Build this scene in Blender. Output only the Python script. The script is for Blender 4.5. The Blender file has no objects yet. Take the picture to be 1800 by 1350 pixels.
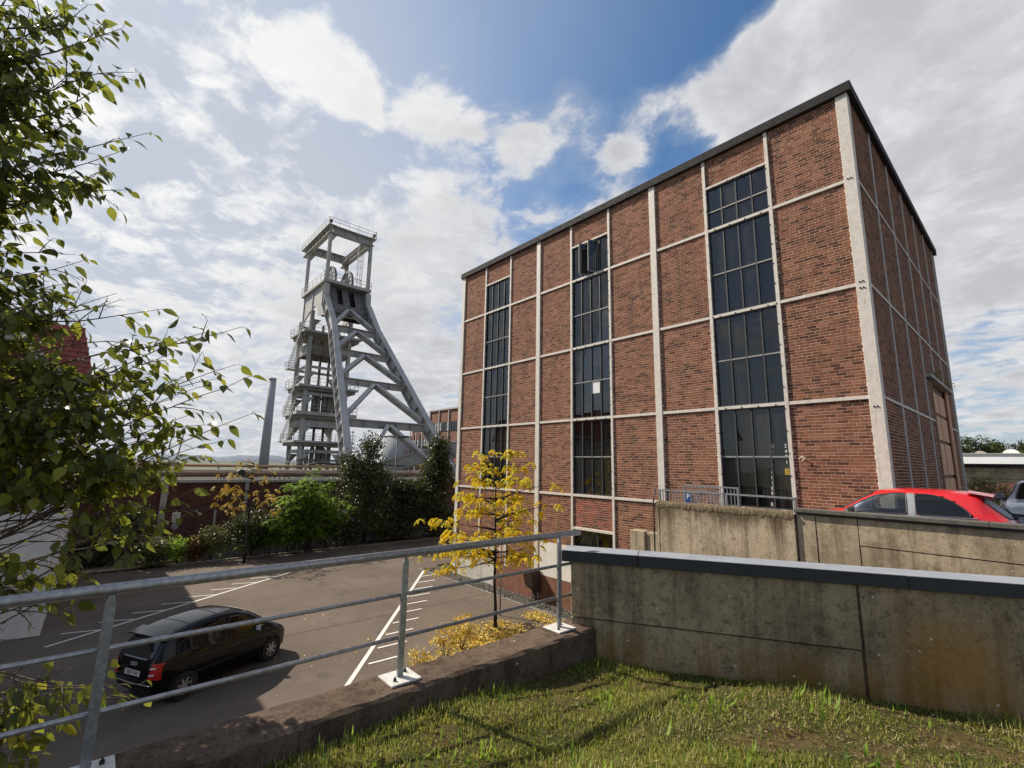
import bpy, bmesh, math, random
import numpy as np
from mathutils import Vector, Matrix
from mathutils.bvhtree import BVHTree
from mathutils.geometry import delaunay_2d_cdt

S = bpy.context.scene
COL = S.collection
PI = math.pi
R = math.radians
rnd = random.Random(7)
nrg = np.random.default_rng(11)

# ------------------------------------------------------------------ camera
cam_d = bpy.data.cameras.new('camera')
cam_d.sensor_width = 36.0
cam_d.lens = 16.33
cam_d.clip_start = 0.05
cam_d.clip_end = 6000
cam = bpy.data.objects.new('camera', cam_d)
COL.objects.link(cam)
_r = Vector((0.65982, 0.75119, 0.01862)); _u = Vector((0.11655, -0.12679, 0.98506)); _f = Vector((-0.74233, 0.64779, 0.17121))
cam.matrix_world = Matrix(((_r.x, _u.x, -_f.x, 2.534), (_r.y, _u.y, -_f.y, -14.362), (_r.z, _u.z, -_f.z, 5.5), (0, 0, 0, 1)))
S.camera = cam

# ------------------------------------------------------------------ sun, exposure
SUN_EL, SUN_AZ = 42.0, 246.0                     # azimuth clockwise from +Y
sd = Vector((math.sin(R(SUN_AZ)) * math.cos(R(SUN_EL)), math.cos(R(SUN_AZ)) * math.cos(R(SUN_EL)), math.sin(R(SUN_EL))))
sun_d = bpy.data.lights.new('sun', 'SUN')
sun_d.energy = 5.0
sun_d.angle = R(0.5)
sun_d.color = (1.0, 0.91, 0.77)
sun = bpy.data.objects.new('sun', sun_d)
sun.rotation_euler = (-sd).to_track_quat('-Z', 'Y').to_euler()
sun.location = (-40, -25, 60)
COL.objects.link(sun)
S.view_settings.view_transform = 'Standard'
S.view_settings.look = 'None'
S.view_settings.exposure = 0.55
S.view_settings.gamma = 1.0
S.view_settings.use_curve_mapping = False
S.render.engine = 'CYCLES'
S.cycles.max_bounces = 6
S.cycles.transparent_max_bounces = 12


# ------------------------------------------------------------------ node helper
class NT:
    def __init__(s, nt):
        s.nt = nt; s.nodes = nt.nodes; s.links = nt.links
        s.nodes.clear()

    def n(s, typ, props=None, **ins):
        nd = s.nodes.new(typ)
        for k, v in (props or {}).items():
            setattr(nd, k, v)
        for k, v in ins.items():
            key = int(k[1:]) if k[0] == '_' and k[1:].isdigit() else k.replace('__', ' ')
            sock = nd.inputs[key]
            if isinstance(v, bpy.types.NodeSocket):
                s.links.new(v, sock)
            else:
                sock.default_value = v
        return nd

    def math(s, op, a, b=0.0, clamp=False):
        return s.n('ShaderNodeMath', {'operation': op, 'use_clamp': clamp}, _0=a, _1=b).outputs[0]

    def mix(s, f, a, b, blend='MIX'):
        nd = s.n('ShaderNodeMix', {'data_type': 'RGBA', 'blend_type': blend})
        for i, v in ((0, f), (6, a), (7, b)):
            if isinstance(v, bpy.types.NodeSocket):
                s.links.new(v, nd.inputs[i])
            else:
                nd.inputs[i].default_value = v if i == 0 else (*v, 1) if len(v) == 3 else v
        return nd.outputs[2]

    def noise(s, vec, scale, detail=4, rough=0.55, dist=0.0):
        return s.n('ShaderNodeTexNoise', None, Vector=vec, Scale=scale, Detail=detail, Roughness=rough, Distortion=dist).outputs['Fac']

    def ramp(s, fac, a, b, va=0.0, vb=1.0, smooth=True):
        nd = s.n('ShaderNodeMapRange', {'interpolation_type': 'SMOOTHSTEP' if smooth else 'LINEAR'}, _0=fac, _1=a, _2=b, _3=va, _4=vb)
        return nd.outputs[0]

    def mapping(s, vec, scale=(1, 1, 1), loc=(0, 0, 0)):
        return s.n('ShaderNodeMapping', None, Vector=vec, Scale=scale, Location=loc).outputs[0]


# ------------------------------------------------------------------ world: Nishita sky with a cloud layer
world = bpy.data.worlds.new('World')
S.world = world
world.use_nodes = True
w = NT(world.node_tree)
tc = w.n('ShaderNodeTexCoord').outputs['Generated']
sky = w.n('ShaderNodeTexSky', {'sky_type': 'NISHITA', 'sun_disc': False, 'sun_elevation': R(SUN_EL), 'sun_rotation': R(SUN_AZ), 'air_density': 1.0, 'dust_density': 1.2, 'ozone_density': 2.2})
dirn = w.n('ShaderNodeVectorMath', {'operation': 'NORMALIZE'}, _0=tc).outputs[0]
sep = w.n('ShaderNodeSeparateXYZ', None, _0=dirn)
zc = w.math('ADD', w.math('MAXIMUM', sep.outputs[2], 0.0), 0.16)
CLOUD_SEED = (25.9, 16.1)
pl = w.n('ShaderNodeCombineXYZ', None, X=w.math('ADD', w.math('DIVIDE', sep.outputs[0], zc), CLOUD_SEED[0]), Y=w.math('ADD', w.math('DIVIDE', sep.outputs[1], zc), CLOUD_SEED[1]), Z=0.0).outputs[0]
warp = w.n('ShaderNodeTexNoise', None, Vector=pl, Scale=3.0, Detail=4.0).outputs['Color']
plw = w.n('ShaderNodeVectorMath', {'operation': 'MULTIPLY_ADD'}, _0=warp, _1=(0.16, 0.16, 0.0), _2=pl).outputs[0]
n1 = w.noise(plw, 2.9, 10, 0.60, 0.1)
n2 = w.noise(w.mapping(plw, loc=(3.1, 1.7, 0.4)), 8.5, 8, 0.62, 0.2)


def lobe(d, rad, wt):
    v = Vector(d).normalized()
    dot = w.n('ShaderNodeVectorMath', {'operation': 'DOT_PRODUCT'}, _0=dirn, _1=tuple(v)).outputs['Value']
    return w.ramp(dot, math.cos(R(rad)), 1.0, 0.0, wt)


acc = None
for d, rad, wt in (
        # open blue
        ((-0.394, 0.556, 0.732), 14, -.60), ((-0.281, 0.661, 0.705), 8, -.5), ((-0.523, 0.431, 0.739), 10, -.5), ((-0.645, 0.27, 0.72), 7, -.35),
        ((-0.384, 0.727, 0.569), 6, -.55), ((-0.62, 0.53, 0.57), 5, -.25), ((-0.80, 0.33, 0.49), 9, -.30), ((-0.859, 0.10, 0.50), 9, -.15),
        ((-0.034, 0.975, 0.22), 5, -.30), ((-0.549, 0.63, 0.555), 4, -.25), ((-0.2, 0.45, 0.87), 26, -.40), ((-0.5, 0.1, 0.86), 18, -.25),
        # cloud banks
        ((-0.765, 0.053, 0.642), 6, .36), ((-0.735, 0.16, 0.655), 4.5, .40), ((-0.718, 0.23, 0.640), 4.5, .42), ((-0.695, 0.30, 0.635), 5, .36), ((-0.647, 0.387, 0.635), 5.5, .38),
        ((-0.592, 0.476, 0.63), 5.5, .42), ((-0.495, 0.571, 0.635), 4.5, .52), ((-0.594, 0.536, 0.600), 4, .46), ((-0.41, 0.66, 0.618), 5.5, .52),
        ((-0.344, 0.682, 0.63), 5, .40), ((-0.272, 0.717, 0.636), 7, .62), ((-0.721, 0.47, 0.500), 8, .40), ((-0.479, 0.684, 0.530), 6, .45),
        ((-0.795, 0.413, 0.443), 9, .36), ((-0.123, 0.80, 0.58), 15, .85), ((-0.014, 0.87, 0.49), 20, .7), ((-0.039, 0.95, 0.33), 22, .45), ((0.1, 0.80, 0.6), 20, .4),
        ((-0.93, 0.25, 0.24), 22, .30), ((-0.82, 0.52, 0.22), 18, .40), ((-0.834, -0.113, 0.54), 14, .15), ((0.6, 0.6, 0.5), 50, .3)):
    l = lobe(d, rad, wt)
    acc = l if acc is None else w.math('ADD', acc, l)
edge = w.math('SUBTRACT', w.math('ADD', w.math('MULTIPLY', n1, 2.3), w.math('MULTIPLY', n2, 1.8)), 2.02)
dens = w.math('ADD', edge, acc)
cover = w.ramp(dens, -0.04, 0.50)
hz = w.math('ADD', lobe((-0.93, -0.05, 0.36), 44, 1.0), lobe((-0.9, 0.40, 0.1), 34, .55), True)
veil = w.math('MAXIMUM', w.ramp(dens, -0.55, 0.25, 0.0, 0.28), w.math('MULTIPLY', hz, 0.86))   # thin high haze, thickest low at the left
thick = w.ramp(dens, 0.10, 0.75)
n3 = w.noise(w.mapping(plw, loc=(-2, 5, 0.9)), 4.2, 8, 0.62, 0.3)
shade = w.math('MULTIPLY', thick, w.ramp(n3, 0.36, 0.62, 0.85, 0.05))
glow = lobe(tuple(sd), 66, 1.0)
glow2 = w.math('MULTIPLY', glow, glow)
lit = w.mix(shade, (0.525, 0.53, 0.545), (0.35, 0.355, 0.372))
lit = w.mix(w.ramp(n2, 0.42, 0.62, 0.45, 0.0), lit, (0.36, 0.365, 0.39))
lit = w.mix(w.math('MULTIPLY', glow2, 0.75), lit, (0.74, 0.735, 0.72))
skyc = w.mix(1.0, sky.outputs[0], (0.058, 0.083, 0.097), 'MULTIPLY')
skyc = w.mix(w.math('MULTIPLY', glow, 0.5), skyc, (0.45, 0.465, 0.51))
lowhaze = w.ramp(sep.outputs[2], 0.0, 0.45, 0.55, 0.0)
skyc = w.mix(lowhaze, skyc, (0.36, 0.38, 0.42))
tot = w.mix(veil, skyc, (0.385, 0.405, 0.455))
tot = w.mix(cover, tot, lit)
tot = w.mix(w.ramp(sep.outputs[2], -0.03, 0.0, 1.0, 0.0), tot, (0.10, 0.10, 0.095))     # land below the horizon
bg = w.n('ShaderNodeBackground', None, Color=tot, Strength=1.0)
w.n('ShaderNodeOutputWorld', None, Surface=bg.outputs[0])


# ------------------------------------------------------------------ object helpers
def tag(o, label=None, cat=None, group=None, kind=None):
    if label: o['label'] = label
    if cat: o['category'] = cat
    if group: o['group'] = group
    if kind: o['kind'] = kind
    return o


def thing(name, label, cat, loc=(0, 0, 0), group=None):
    o = bpy.data.objects.new(name, None)
    o.empty_display_size = 0.2
    o.location = loc
    COL.objects.link(o)
    return tag(o, label, cat, group)


def parent_to(o, p):
    """o was built in world coordinates and becomes a child of p"""
    o.parent = p
    if p.type == 'EMPTY':
        o.matrix_parent_inverse = Matrix.LocRotScale(p.location, p.rotation_euler, p.scale).inverted()
    return o


def link_mesh(name, me, parent=None, kind=None):
    o = bpy.data.objects.new(name, me)
    COL.objects.link(o)
    if parent: parent_to(o, parent)
    if kind: o['kind'] = kind
    return o


def np_obj(name, V, F, mat, parent=None, kind=None, tint=None, smooth=False):
    """V (N,3); F (M,k) one face size; tint per-vertex float"""
    V = np.asarray(V, np.float32).reshape(-1, 3); F = np.asarray(F, np.int32)
    me = bpy.data.meshes.new(name)
    k = F.shape[1]; M = len(F)
    me.vertices.add(len(V)); me.vertices.foreach_set('co', V.ravel())
    me.loops.add(M * k); me.loops.foreach_set('vertex_index', F.ravel())
    me.polygons.add(M)
    me.polygons.foreach_set('loop_start', np.arange(0, M * k, k, dtype=np.int32))
    me.polygons.foreach_set('use_smooth', np.full(M, bool(smooth)))
    me.update(calc_edges=True)
    if tint is not None:
        a = me.attributes.new('tint', 'FLOAT', 'POINT')
        a.data.foreach_set('value', np.asarray(tint, np.float32))
    me.materials.append(mat)
    me.validate()
    return link_mesh(name, me, parent, kind)


def scatter(tv, tf, mats, locs, tint):
    """many copies of a small template: mats (N,3,3) columns are axes, locs (N,3)"""
    tv = np.asarray(tv, float); tf = np.asarray(tf, int)
    V = np.einsum('nij,vj->nvi', mats, tv) + locs[:, None, :]
    F = tf[None] + (np.arange(len(locs)) * len(tv))[:, None, None]
    return V.reshape(-1, 3), F.reshape(-1, tf.shape[1]), np.repeat(tint, len(tv))


class MB:
    def __init__(s):
        s.v = []; s.f = []; s.sm = []

    def add(s, vs, fs, smooth=False):
        b = len(s.v)
        s.v += [tuple(x) for x in vs]
        s.f += [tuple(i + b for i in f) for f in fs]
        s.sm += [smooth] * len(fs)
        return s

    def box(s, a, b):
        x0, x1 = sorted((a[0], b[0])); y0, y1 = sorted((a[1], b[1])); z0, z1 = sorted((a[2], b[2]))
        return s.add([(x0, y0, z0), (x1, y0, z0), (x1, y1, z0), (x0, y1, z0), (x0, y0, z1), (x1, y0, z1), (x1, y1, z1), (x0, y1, z1)],
                     [(0, 3, 2, 1), (4, 5, 6, 7), (0, 1, 5, 4), (1, 2, 6, 5), (2, 3, 7, 6), (3, 0, 4, 7)])

    def obox(s, c, ax, ay, az):
        c, ax, ay, az = map(Vector, (c, ax, ay, az))
        vs = [c + ax * i + ay * j + az * k for k in (-1, 1) for i, j in ((-1, -1), (1, -1), (1, 1), (-1, 1))]
        return s.add(vs, [(0, 3, 2, 1), (4, 5, 6, 7), (0, 1, 5, 4), (1, 2, 6, 5), (2, 3, 7, 6), (3, 0, 4, 7)])

    def bar(s, p, q, w, h, up=(0, 0, 1)):
        """rectangular bar p->q, w across, h along up"""
        p, q = Vector(p), Vector(q); d = q - p
        L = d.length; d.normalize()
        a = d.cross(Vector(up))
        if a.length < 1e-4: a = d.cross(Vector((1, 0, 0)))
        a.normalize(); u = a.cross(d)
        return s.obox((p + q) / 2, d * L / 2, a * w / 2, u * h / 2)

    def hbeam(s, p, q, w, h, up=(0, 0, 1), t=0.05, ribs=0):
        """H section: flanges (width w) at +-h/2 along up, web between, transverse stiffeners"""
        p, q = Vector(p), Vector(q); d = q - p; L = d.length; d.normalize()
        a = d.cross(Vector(up)); a.normalize(); u = a.cross(d); c = (p + q) / 2
        s.obox(c + u * (h / 2 - t / 2), d * L / 2, a * w / 2, u * t / 2)
        s.obox(c - u * (h / 2 - t / 2), d * L / 2, a * w / 2, u * t / 2)
        s.obox(c, d * L / 2, a * t / 2, u * (h / 2 - t))
        if ribs:
            n = max(1, int(L / ribs))
            for i in range(1, n):
                s.obox(p + d * (L * i / n), d * 0.03, a * (w / 2 - 0.02), u * (h / 2 - t))
        return s

    def tube(s, pts, r, n=8, cap=True, smooth=True):
        pts = [Vector(p) for p in pts]
        m = len(pts)
        rs = r if isinstance(r, (list, tuple)) else [r] * m
        b = len(s.v); ref = None
        for i, p in enumerate(pts):
            d = (pts[min(i + 1, m - 1)] - pts[max(i - 1, 0)]).normalized()
            if ref is None:
                ref = d.cross(Vector((0, 0, 1)))
                if ref.length < 1e-3: ref = Vector((1, 0, 0))
            a = (ref - d * ref.dot(d)).normalized(); ref = a
            c = d.cross(a)
            for k in range(n):
                t = 2 * PI * k / n
                s.v.append(tuple(p + (a * math.cos(t) + c * math.sin(t)) * rs[i]))
        for i in range(m - 1):
            for k in range(n):
                k2 = (k + 1) % n
                s.f.append((b + i * n + k, b + i * n + k2, b + (i + 1) * n + k2, b + (i + 1) * n + k)); s.sm.append(smooth)
        if cap:
            s.f.append(tuple(b + k for k in reversed(range(n)))); s.sm.append(False)
            s.f.append(tuple(b + (m - 1) * n + k for k in range(n))); s.sm.append(False)
        return s

    def disc(s, c, axis, r0, r1, depth, n=20):
        """ring / disc with thickness along axis (r0 inner radius may be 0)"""
        c = Vector(c); d = Vector(axis).normalized()
        a = d.orthogonal().normalized(); e = d.cross(a)
        vs = []
        for off in (-depth / 2, depth / 2):
            for r in (r0, r1):
                for k in range(n):
                    t = 2 * PI * k / n
                    vs.append(c + d * off + (a * math.cos(t) + e * math.sin(t)) * r)
        fs = []
        for k in range(n):
            j = (k + 1) % n
            fs += [(n + k, n + j, 3 * n + j, 3 * n + k), (2 * n + k, 3 * n + k, 3 * n + j, 2 * n + j), (k, j, n + j, n + k)]
            if r0 > 0: fs.append((j, k, 2 * n + k, 2 * n + j))
        return s.add(vs, fs, False)

    def prism(s, poly, z0, z1):
        n = len(poly)
        vs = [(x, y, z0) for x, y in poly] + [(x, y, z1) for x, y in poly]
        return s.add(vs, [tuple(reversed(range(n))), tuple(range(n, 2 * n))] + [(i, (i + 1) % n, n + (i + 1) % n, n + i) for i in range(n)])

    def build(s, name, mat, parent=None, kind=None, bevel=0.0):
        me = bpy.data.meshes.new(name)
        me.from_pydata(s.v, [], s.f)
        me.polygons.foreach_set('use_smooth', s.sm)
        bm = bmesh.new(); bm.from_mesh(me)
        bmesh.ops.recalc_face_normals(bm, faces=bm.faces)
        if bevel:
            bmesh.ops.bevel(bm, geom=[e for e in bm.edges if len(e.link_faces) == 2 and e.calc_face_angle(0) > 0.6], offset=bevel, segments=1, affect='EDGES', clamp_overlap=True)
        bm.to_mesh(me); bm.free()
        me.materials.append(mat)
        return link_mesh(name, me, parent, kind)


def copy_tree(root, offset):
    """copy a thing with its parts and sub-parts and move it"""
    r = root.copy(); COL.objects.link(r); r.location = root.location + Vector(offset)
    for ch in list(root.children):
        c = ch.copy(); COL.objects.link(c); c.parent = r
        for g in list(ch.children):
            d = g.copy(); COL.objects.link(d); d.parent = c
    return r


def text_mesh(body, size, depth=0.002):
    cu = bpy.data.curves.new('lettering', 'FONT')
    cu.body = body; cu.size = size; cu.extrude = depth; cu.align_x = 'CENTER'; cu.align_y = 'CENTER'
    ob = bpy.data.objects.new('lettering', cu)
    COL.objects.link(ob)
    me = bpy.data.meshes.new_from_object(ob)
    bpy.data.objects.remove(ob)
    return me


def place_text(name, body, size, mat, M, parent):
    me = text_mesh(body, size)
    me.transform(M)
    me.materials.clear(); me.materials.append(mat)
    return link_mesh(name, me, parent)


# ------------------------------------------------------------------ materials
MAT = {}


def new_mat(name):
    m = bpy.data.materials.new(name)
    m.use_nodes = True
    MAT[name] = m
    return m, NT(m.node_tree)


def finish(t, color, rough=0.8, metal=0.0, bump=None, bstr=0.3, bdist=0.02, spec=0.5, **kw):
    p = t.n('ShaderNodeBsdfPrincipled')
    for k, v in (('Base Color', color), ('Roughness', rough), ('Metallic', metal), ('Specular IOR Level', spec), *kw.items()):
        k = k.replace('__', ' ')
        if isinstance(v, bpy.types.NodeSocket): t.links.new(v, p.inputs[k])
        else: p.inputs[k].default_value = (*v, 1) if isinstance(v, tuple) and len(v) == 3 else v
    if bump is not None:
        b = t.n('ShaderNodeBump', None, Strength=bstr, Distance=bdist, Height=bump)
        t.links.new(b.outputs[0], p.inputs['Normal'])
    t.n('ShaderNodeOutputMaterial', None, Surface=p.outputs[0])
    return p


def geo(t):
    return t.n('ShaderNodeNewGeometry').outputs['Position']


def simple(name, c1, c2, scale=8, rough=0.7, metal=0.0, bstr=0.15, detail=5, lo=.35, hi=.65, spec=0.5, stretch=(1, 1, 1), rv=0.12):
    m, t = new_mat(name)
    p = t.mapping(geo(t), scale=stretch)
    n = t.noise(p, scale, detail, 0.6)
    n2 = t.noise(p, scale * 6, 3, 0.6)
    col = t.mix(t.ramp(n, lo, hi), c1, c2)
    rg = t.ramp(n2, 0.3, 0.7, max(0.02, rough - rv), min(1, rough + rv))
    finish(t, col, rg, metal, n2 if bstr else None, bstr, 0.01, spec)
    return m


def concrete(name, base, dark, rust=None, streak=0.6, pits=0.5, lo=0.38, hi=0.68, crust=None):
    m, t = new_mat(name)
    g = geo(t)
    big = t.noise(g, 1.1, 6, 0.65, 0.3)
    med = t.noise(g, 7, 6, 0.7)
    fine = t.noise(g, 60, 4, 0.65)
    st = t.noise(t.mapping(g, scale=(3.5, 3.5, 0.22)), 1.3, 7, 0.68, 0.6)
    st = t.math('ADD', t.math('MULTIPLY', st, 0.75), t.math('MULTIPLY', big, 0.27))
    col = t.mix(t.ramp(big, lo, hi), base, tuple(x * .72 for x in base))
    col = t.mix(t.math('MULTIPLY', t.ramp(st, 0.46, 0.66), streak), col, dark)
    mott = t.noise(g, 18, 6, 0.75)
    col = t.mix(t.ramp(med, 0.48, 0.70, 0, 0.6), col, dark)
    col = t.mix(t.ramp(mott, 0.50, 0.66, 0, 0.55), col, dark)
    col = t.mix(t.ramp(fine, 0.57, 0.67, 0, pits), col, tuple(x * .4 for x in dark))
    col = t.mix(t.ramp(fine, 0.36, 0.27, 0, 0.45), col, tuple(min(1, x * 1.6) for x in base))
    if rust:
        rc, ctr, rad = rust
        d = t.n('ShaderNodeVectorMath', {'operation': 'DISTANCE'}, _0=g, _1=ctr).outputs['Value']
        d = t.math('ADD', d, t.math('MULTIPLY', t.math('SUBTRACT', big, 0.5), 1.2))
        col = t.mix(t.ramp(d, rad, 0.0, 0.0, 0.75), col, rc)
        low = t.n('ShaderNodeSeparateXYZ', None, _0=g).outputs[2]
        col = t.mix(t.math('MULTIPLY', t.ramp(low, 3.85, 3.45, 0, 0.7), t.ramp(st, 0.35, 0.6)), col, tuple(x * .7 for x in rc))
    vo = t.n('ShaderNodeTexVoronoi', {'feature': 'F1'}, Vector=g, Scale=11.0)
    rn = t.n('ShaderNodeSeparateXYZ', None, _0=vo.outputs['Color']).outputs[0]
    sp = t.math('MULTIPLY', t.ramp(vo.outputs['Distance'], 0.16, 0.08), t.ramp(rn, 0.86, 0.90))
    col = t.mix(t.math('MULTIPLY', sp, 0.8), col, (0.62, 0.58, 0.50))
    h = t.math('ADD', t.math('MULTIPLY', med, 0.5), fine)
    if crust:
        zz = t.math('ADD', t.n('ShaderNodeSeparateXYZ', None, _0=g).outputs[2], t.math('MULTIPLY', t.math('SUBTRACT', st, 0.5), 1.5))
        cm = t.ramp(zz, crust[0], crust[1], 0, 0.92)
        col = t.mix(cm, col, t.mix(t.ramp(med, .4, .6), (0.050, 0.034, 0.020), (0.115, 0.085, 0.050)))
    finish(t, col, 0.95, 0, h, 0.5, 0.012, 0.1)
    return m


# brick: colour carried by the 'tint' attribute of each brick
def brick_mat(name, cols, grime=0.35):
    m, t = new_mat(name)
    a = t.n('ShaderNodeAttribute', {'attribute_name': 'tint'}).outputs['Fac']
    cr = t.n('ShaderNodeValToRGB', None, Fac=a)
    cr.color_ramp.elements[0].position = 0.0
    cr.color_ramp.elements[0].color = (*cols[0], 1)
    cr.color_ramp.elements[1].position = 1.0
    cr.color_ramp.elements[1].color = (*cols[-1], 1)
    for i, c in enumerate(cols[1:-1]):
        e = cr.color_ramp.elements.new((i + 1) / (len(cols) - 1)); e.color = (*c, 1)
    g = geo(t)
    n = t.noise(g, 1.2, 5, 0.6); f = t.noise(g, 45, 4, 0.65)
    st = t.noise(t.mapping(g, scale=(2.2, 2.2, 0.28)), 1.1, 6, 0.65, 0.5)
    col = t.mix(t.ramp(n, 0.42, 0.75, 0, grime), cr.outputs[0], (0.085, 0.052, 0.036))
    col = t.mix(t.ramp(st, 0.50, 0.70, 0, 0.65), col, (0.050, 0.031, 0.023))
    col = t.mix(t.ramp(st, 0.44, 0.30, 0, 0.30), col, (0.30, 0.17, 0.11))
    col = t.mix(t.ramp(f, 0.35, 0.7, 0, 0.35), col, tuple(x * .55 for x in cols[1]))
    finish(t, col, 0.9, 0, f, 0.35, 0.006, 0.1)
    return m


brick_mat('brick', [(0.062, 0.030, 0.022), (0.160, 0.066, 0.040), (0.210, 0.088, 0.052), (0.250, 0.108, 0.064), (0.305, 0.142, 0.092)])
brick_mat('brick_red', [(0.050, 0.042, 0.042), (0.25, 0.065, 0.042), (0.29, 0.085, 0.055), (0.12, 0.055, 0.045), (0.33, 0.12, 0.08)], 0.15)
brick_mat('old_brick', [(0.06, 0.026, 0.022), (0.115, 0.046, 0.036), (0.145, 0.058, 0.042), (0.16, 0.072, 0.055), (0.18, 0.09, 0.07)], 0.4)
simple('mortar', (0.56, 0.385, 0.285), (0.42, 0.285, 0.21), 5, 0.95)
simple('old_mortar', (0.12, 0.08, 0.065), (0.08, 0.055, 0.045), 3, 0.95)
simple('far_brick', (0.22, 0.095, 0.065), (0.16, 0.07, 0.05), 1.2, 0.9)

# white painted steel with rust runs
m, t = new_mat('white_steel')
g = geo(t)
st = t.noise(t.mapping(g, scale=(5, 5, 0.35)), 1.7, 5, 0.65, 0.4); f = t.noise(g, 9, 5, 0.7)
col = t.mix(t.ramp(f, 0.35, 0.75), (0.60, 0.555, 0.495), (0.47, 0.43, 0.385))
col = t.mix(t.ramp(st, 0.615, 0.72, 0, 0.8), col, (0.33, 0.19, 0.07))
finish(t, col, 0.6, 0, f, 0.1, 0.005, 0.4)

concrete('grey_concrete', (0.385, 0.295, 0.190), (0.075, 0.052, 0.030), (((0.30, 0.150, 0.028)), (1.75, -8.3, 3.75), 0.75), 0.65, 0.75)
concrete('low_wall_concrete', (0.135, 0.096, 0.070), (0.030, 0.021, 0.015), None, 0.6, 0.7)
concrete('warm_concrete', (0.40, 0.325, 0.225), (0.13, 0.095, 0.062), None, 0.65, 0.45)
concrete('mossy_concrete', (0.43, 0.355, 0.25), (0.12, 0.085, 0.055), None, 0.8, 0.35, crust=(4.02, 4.56))
concrete('plinth_concrete', (0.58, 0.55, 0.48), (0.30, 0.27, 0.22), None, 0.5, 0.2)
concrete('tower_side_concrete', (0.42, 0.40, 0.38), (0.22, 0.20, 0.18), None, 0.5, 0.2)
simple('brown_paint', (0.20, 0.085, 0.045), (0.14, 0.058, 0.034), 4, 0.8)
simple('dark_brown_steel', (0.060, 0.032, 0.022), (0.035, 0.02, 0.015), 6, 0.7)
simple('render_white', (0.66, 0.63, 0.58), (0.58, 0.55, 0.50), 2.0, 0.9)
simple('cornice_grey', (0.42, 0.40, 0.36), (0.34, 0.32, 0.28), 4, 0.8)
simple('moss', (0.075, 0.052, 0.028), (0.15, 0.115, 0.065), 20, 1.0, bstr=0.6)
simple('roof_tile', (0.30, 0.075, 0.050), (0.21, 0.052, 0.036), 3, 0.7)
simple('dark_roof_edge', (0.038, 0.034, 0.034), (0.030, 0.027, 0.027), 3, 0.8, spec=0.15)
simple('coping_metal', (0.27, 0.285, 0.315), (0.23, 0.245, 0.275), 2.5, 0.5, 0.0, bstr=0.03, stretch=(1, 1, 1))  # pale tone puts the sunlit look of the coping top into its colour
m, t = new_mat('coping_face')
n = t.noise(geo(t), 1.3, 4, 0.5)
finish(t, t.mix(t.ramp(n, .3, .7), (0.014, 0.016, 0.022), (0.022, 0.025, 0.032)), 0.5, 0.0, None, Coat__Weight=0.2, Coat__Roughness=0.3)  # anthracite, taken darker for the shaded front of the coping
simple('galvanised', (0.37, 0.37, 0.38), (0.28, 0.28, 0.29), 28, 0.46, 0.75, bstr=0.06, lo=.42, hi=.58)
simple('plate_white', (0.58, 0.56, 0.53), (0.44, 0.42, 0.39), 14, 0.55, 0.0, bstr=0.05)
simple('bolt_black', (0.018, 0.017, 0.016), (0.035, 0.032, 0.03), 20, 0.6, 0.3)
simple('tower_grey', (0.395, 0.385, 0.37), (0.315, 0.305, 0.295), 0.7, 0.6, 0.0, bstr=0.05, detail=7)
simple('tower_dark', (0.085, 0.075, 0.07), (0.17, 0.155, 0.145), 1.5, 0.8, 0.0, bstr=0.2)
simple('tower_warm', (0.22, 0.19, 0.165), (0.16, 0.14, 0.12), 1.1, 0.75, 0.0, bstr=0.1)
simple('cable_black', (0.02, 0.02, 0.022), (0.03, 0.03, 0.03), 5, 0.6)
simple('rail_paint', (0.24, 0.25, 0.27), (0.19, 0.20, 0.22), 8, 0.5, 0.3)
simple('pipe_rust', (0.20, 0.13, 0.085), (0.135, 0.085, 0.055), 2.5, 0.7)
simple('pipe_ochre', (0.42, 0.25, 0.10), (0.34, 0.20, 0.10), 4, 0.7)
simple('pipe_cream', (0.55, 0.47, 0.36), (0.44, 0.36, 0.27), 3, 0.7)
simple('chimney_grey', (0.31, 0.315, 0.335), (0.28, 0.285, 0.305), 0.05, 0.9)
simple('silo_grey', (0.36, 0.365, 0.38), (0.30, 0.305, 0.32), 0.25, 0.95, stretch=(1, 1, 0.1), spec=0.1)
simple('coping_dark', (0.105, 0.097, 0.085), (0.075, 0.07, 0.06), 6, 0.85, spec=0.3)
simple('door_orange', (0.66, 0.37, 0.21), (0.56, 0.30, 0.165), 3, 0.75)
simple('door_frame', (0.20, 0.095, 0.05), (0.15, 0.07, 0.04), 3, 0.8)
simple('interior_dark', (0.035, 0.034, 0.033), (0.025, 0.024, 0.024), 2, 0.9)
simple('crane_yellow', (0.55, 0.36, 0.06), (0.45, 0.28, 0.05), 3, 0.6)
simple('curtain_grey', (0.20, 0.20, 0.205), (0.13, 0.13, 0.135), 1.5, 0.9)
simple('mullion', (0.045, 0.045, 0.048), (0.035, 0.035, 0.038), 5, 0.5)
simple('transom', (0.30, 0.29, 0.28), (0.22, 0.21, 0.20), 5, 0.5)
simple('bark', (0.075, 0.055, 0.042), (0.045, 0.034, 0.027), 14, 0.95, bstr=0.6)
simple('bark_dark', (0.030, 0.022, 0.018), (0.018, 0.014, 0.012), 14, 0.95, bstr=0.5)
simple('twig_brown', (0.11, 0.075, 0.045), (0.07, 0.05, 0.03), 20, 0.9)
simple('pale_twig', (0.40, 0.36, 0.30), (0.28, 0.24, 0.19), 20, 0.8)
simple('line_paint', (0.62, 0.59, 0.55), (0.48, 0.455, 0.42), 9, 0.85, lo=.45, hi=.75)
simple('asphalt_seam', (0.018, 0.016, 0.016), (0.028, 0.024, 0.022), 9, 0.9)
simple('pale_seam', (0.19, 0.18, 0.175), (0.14, 0.13, 0.125), 9, 0.9)
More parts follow.
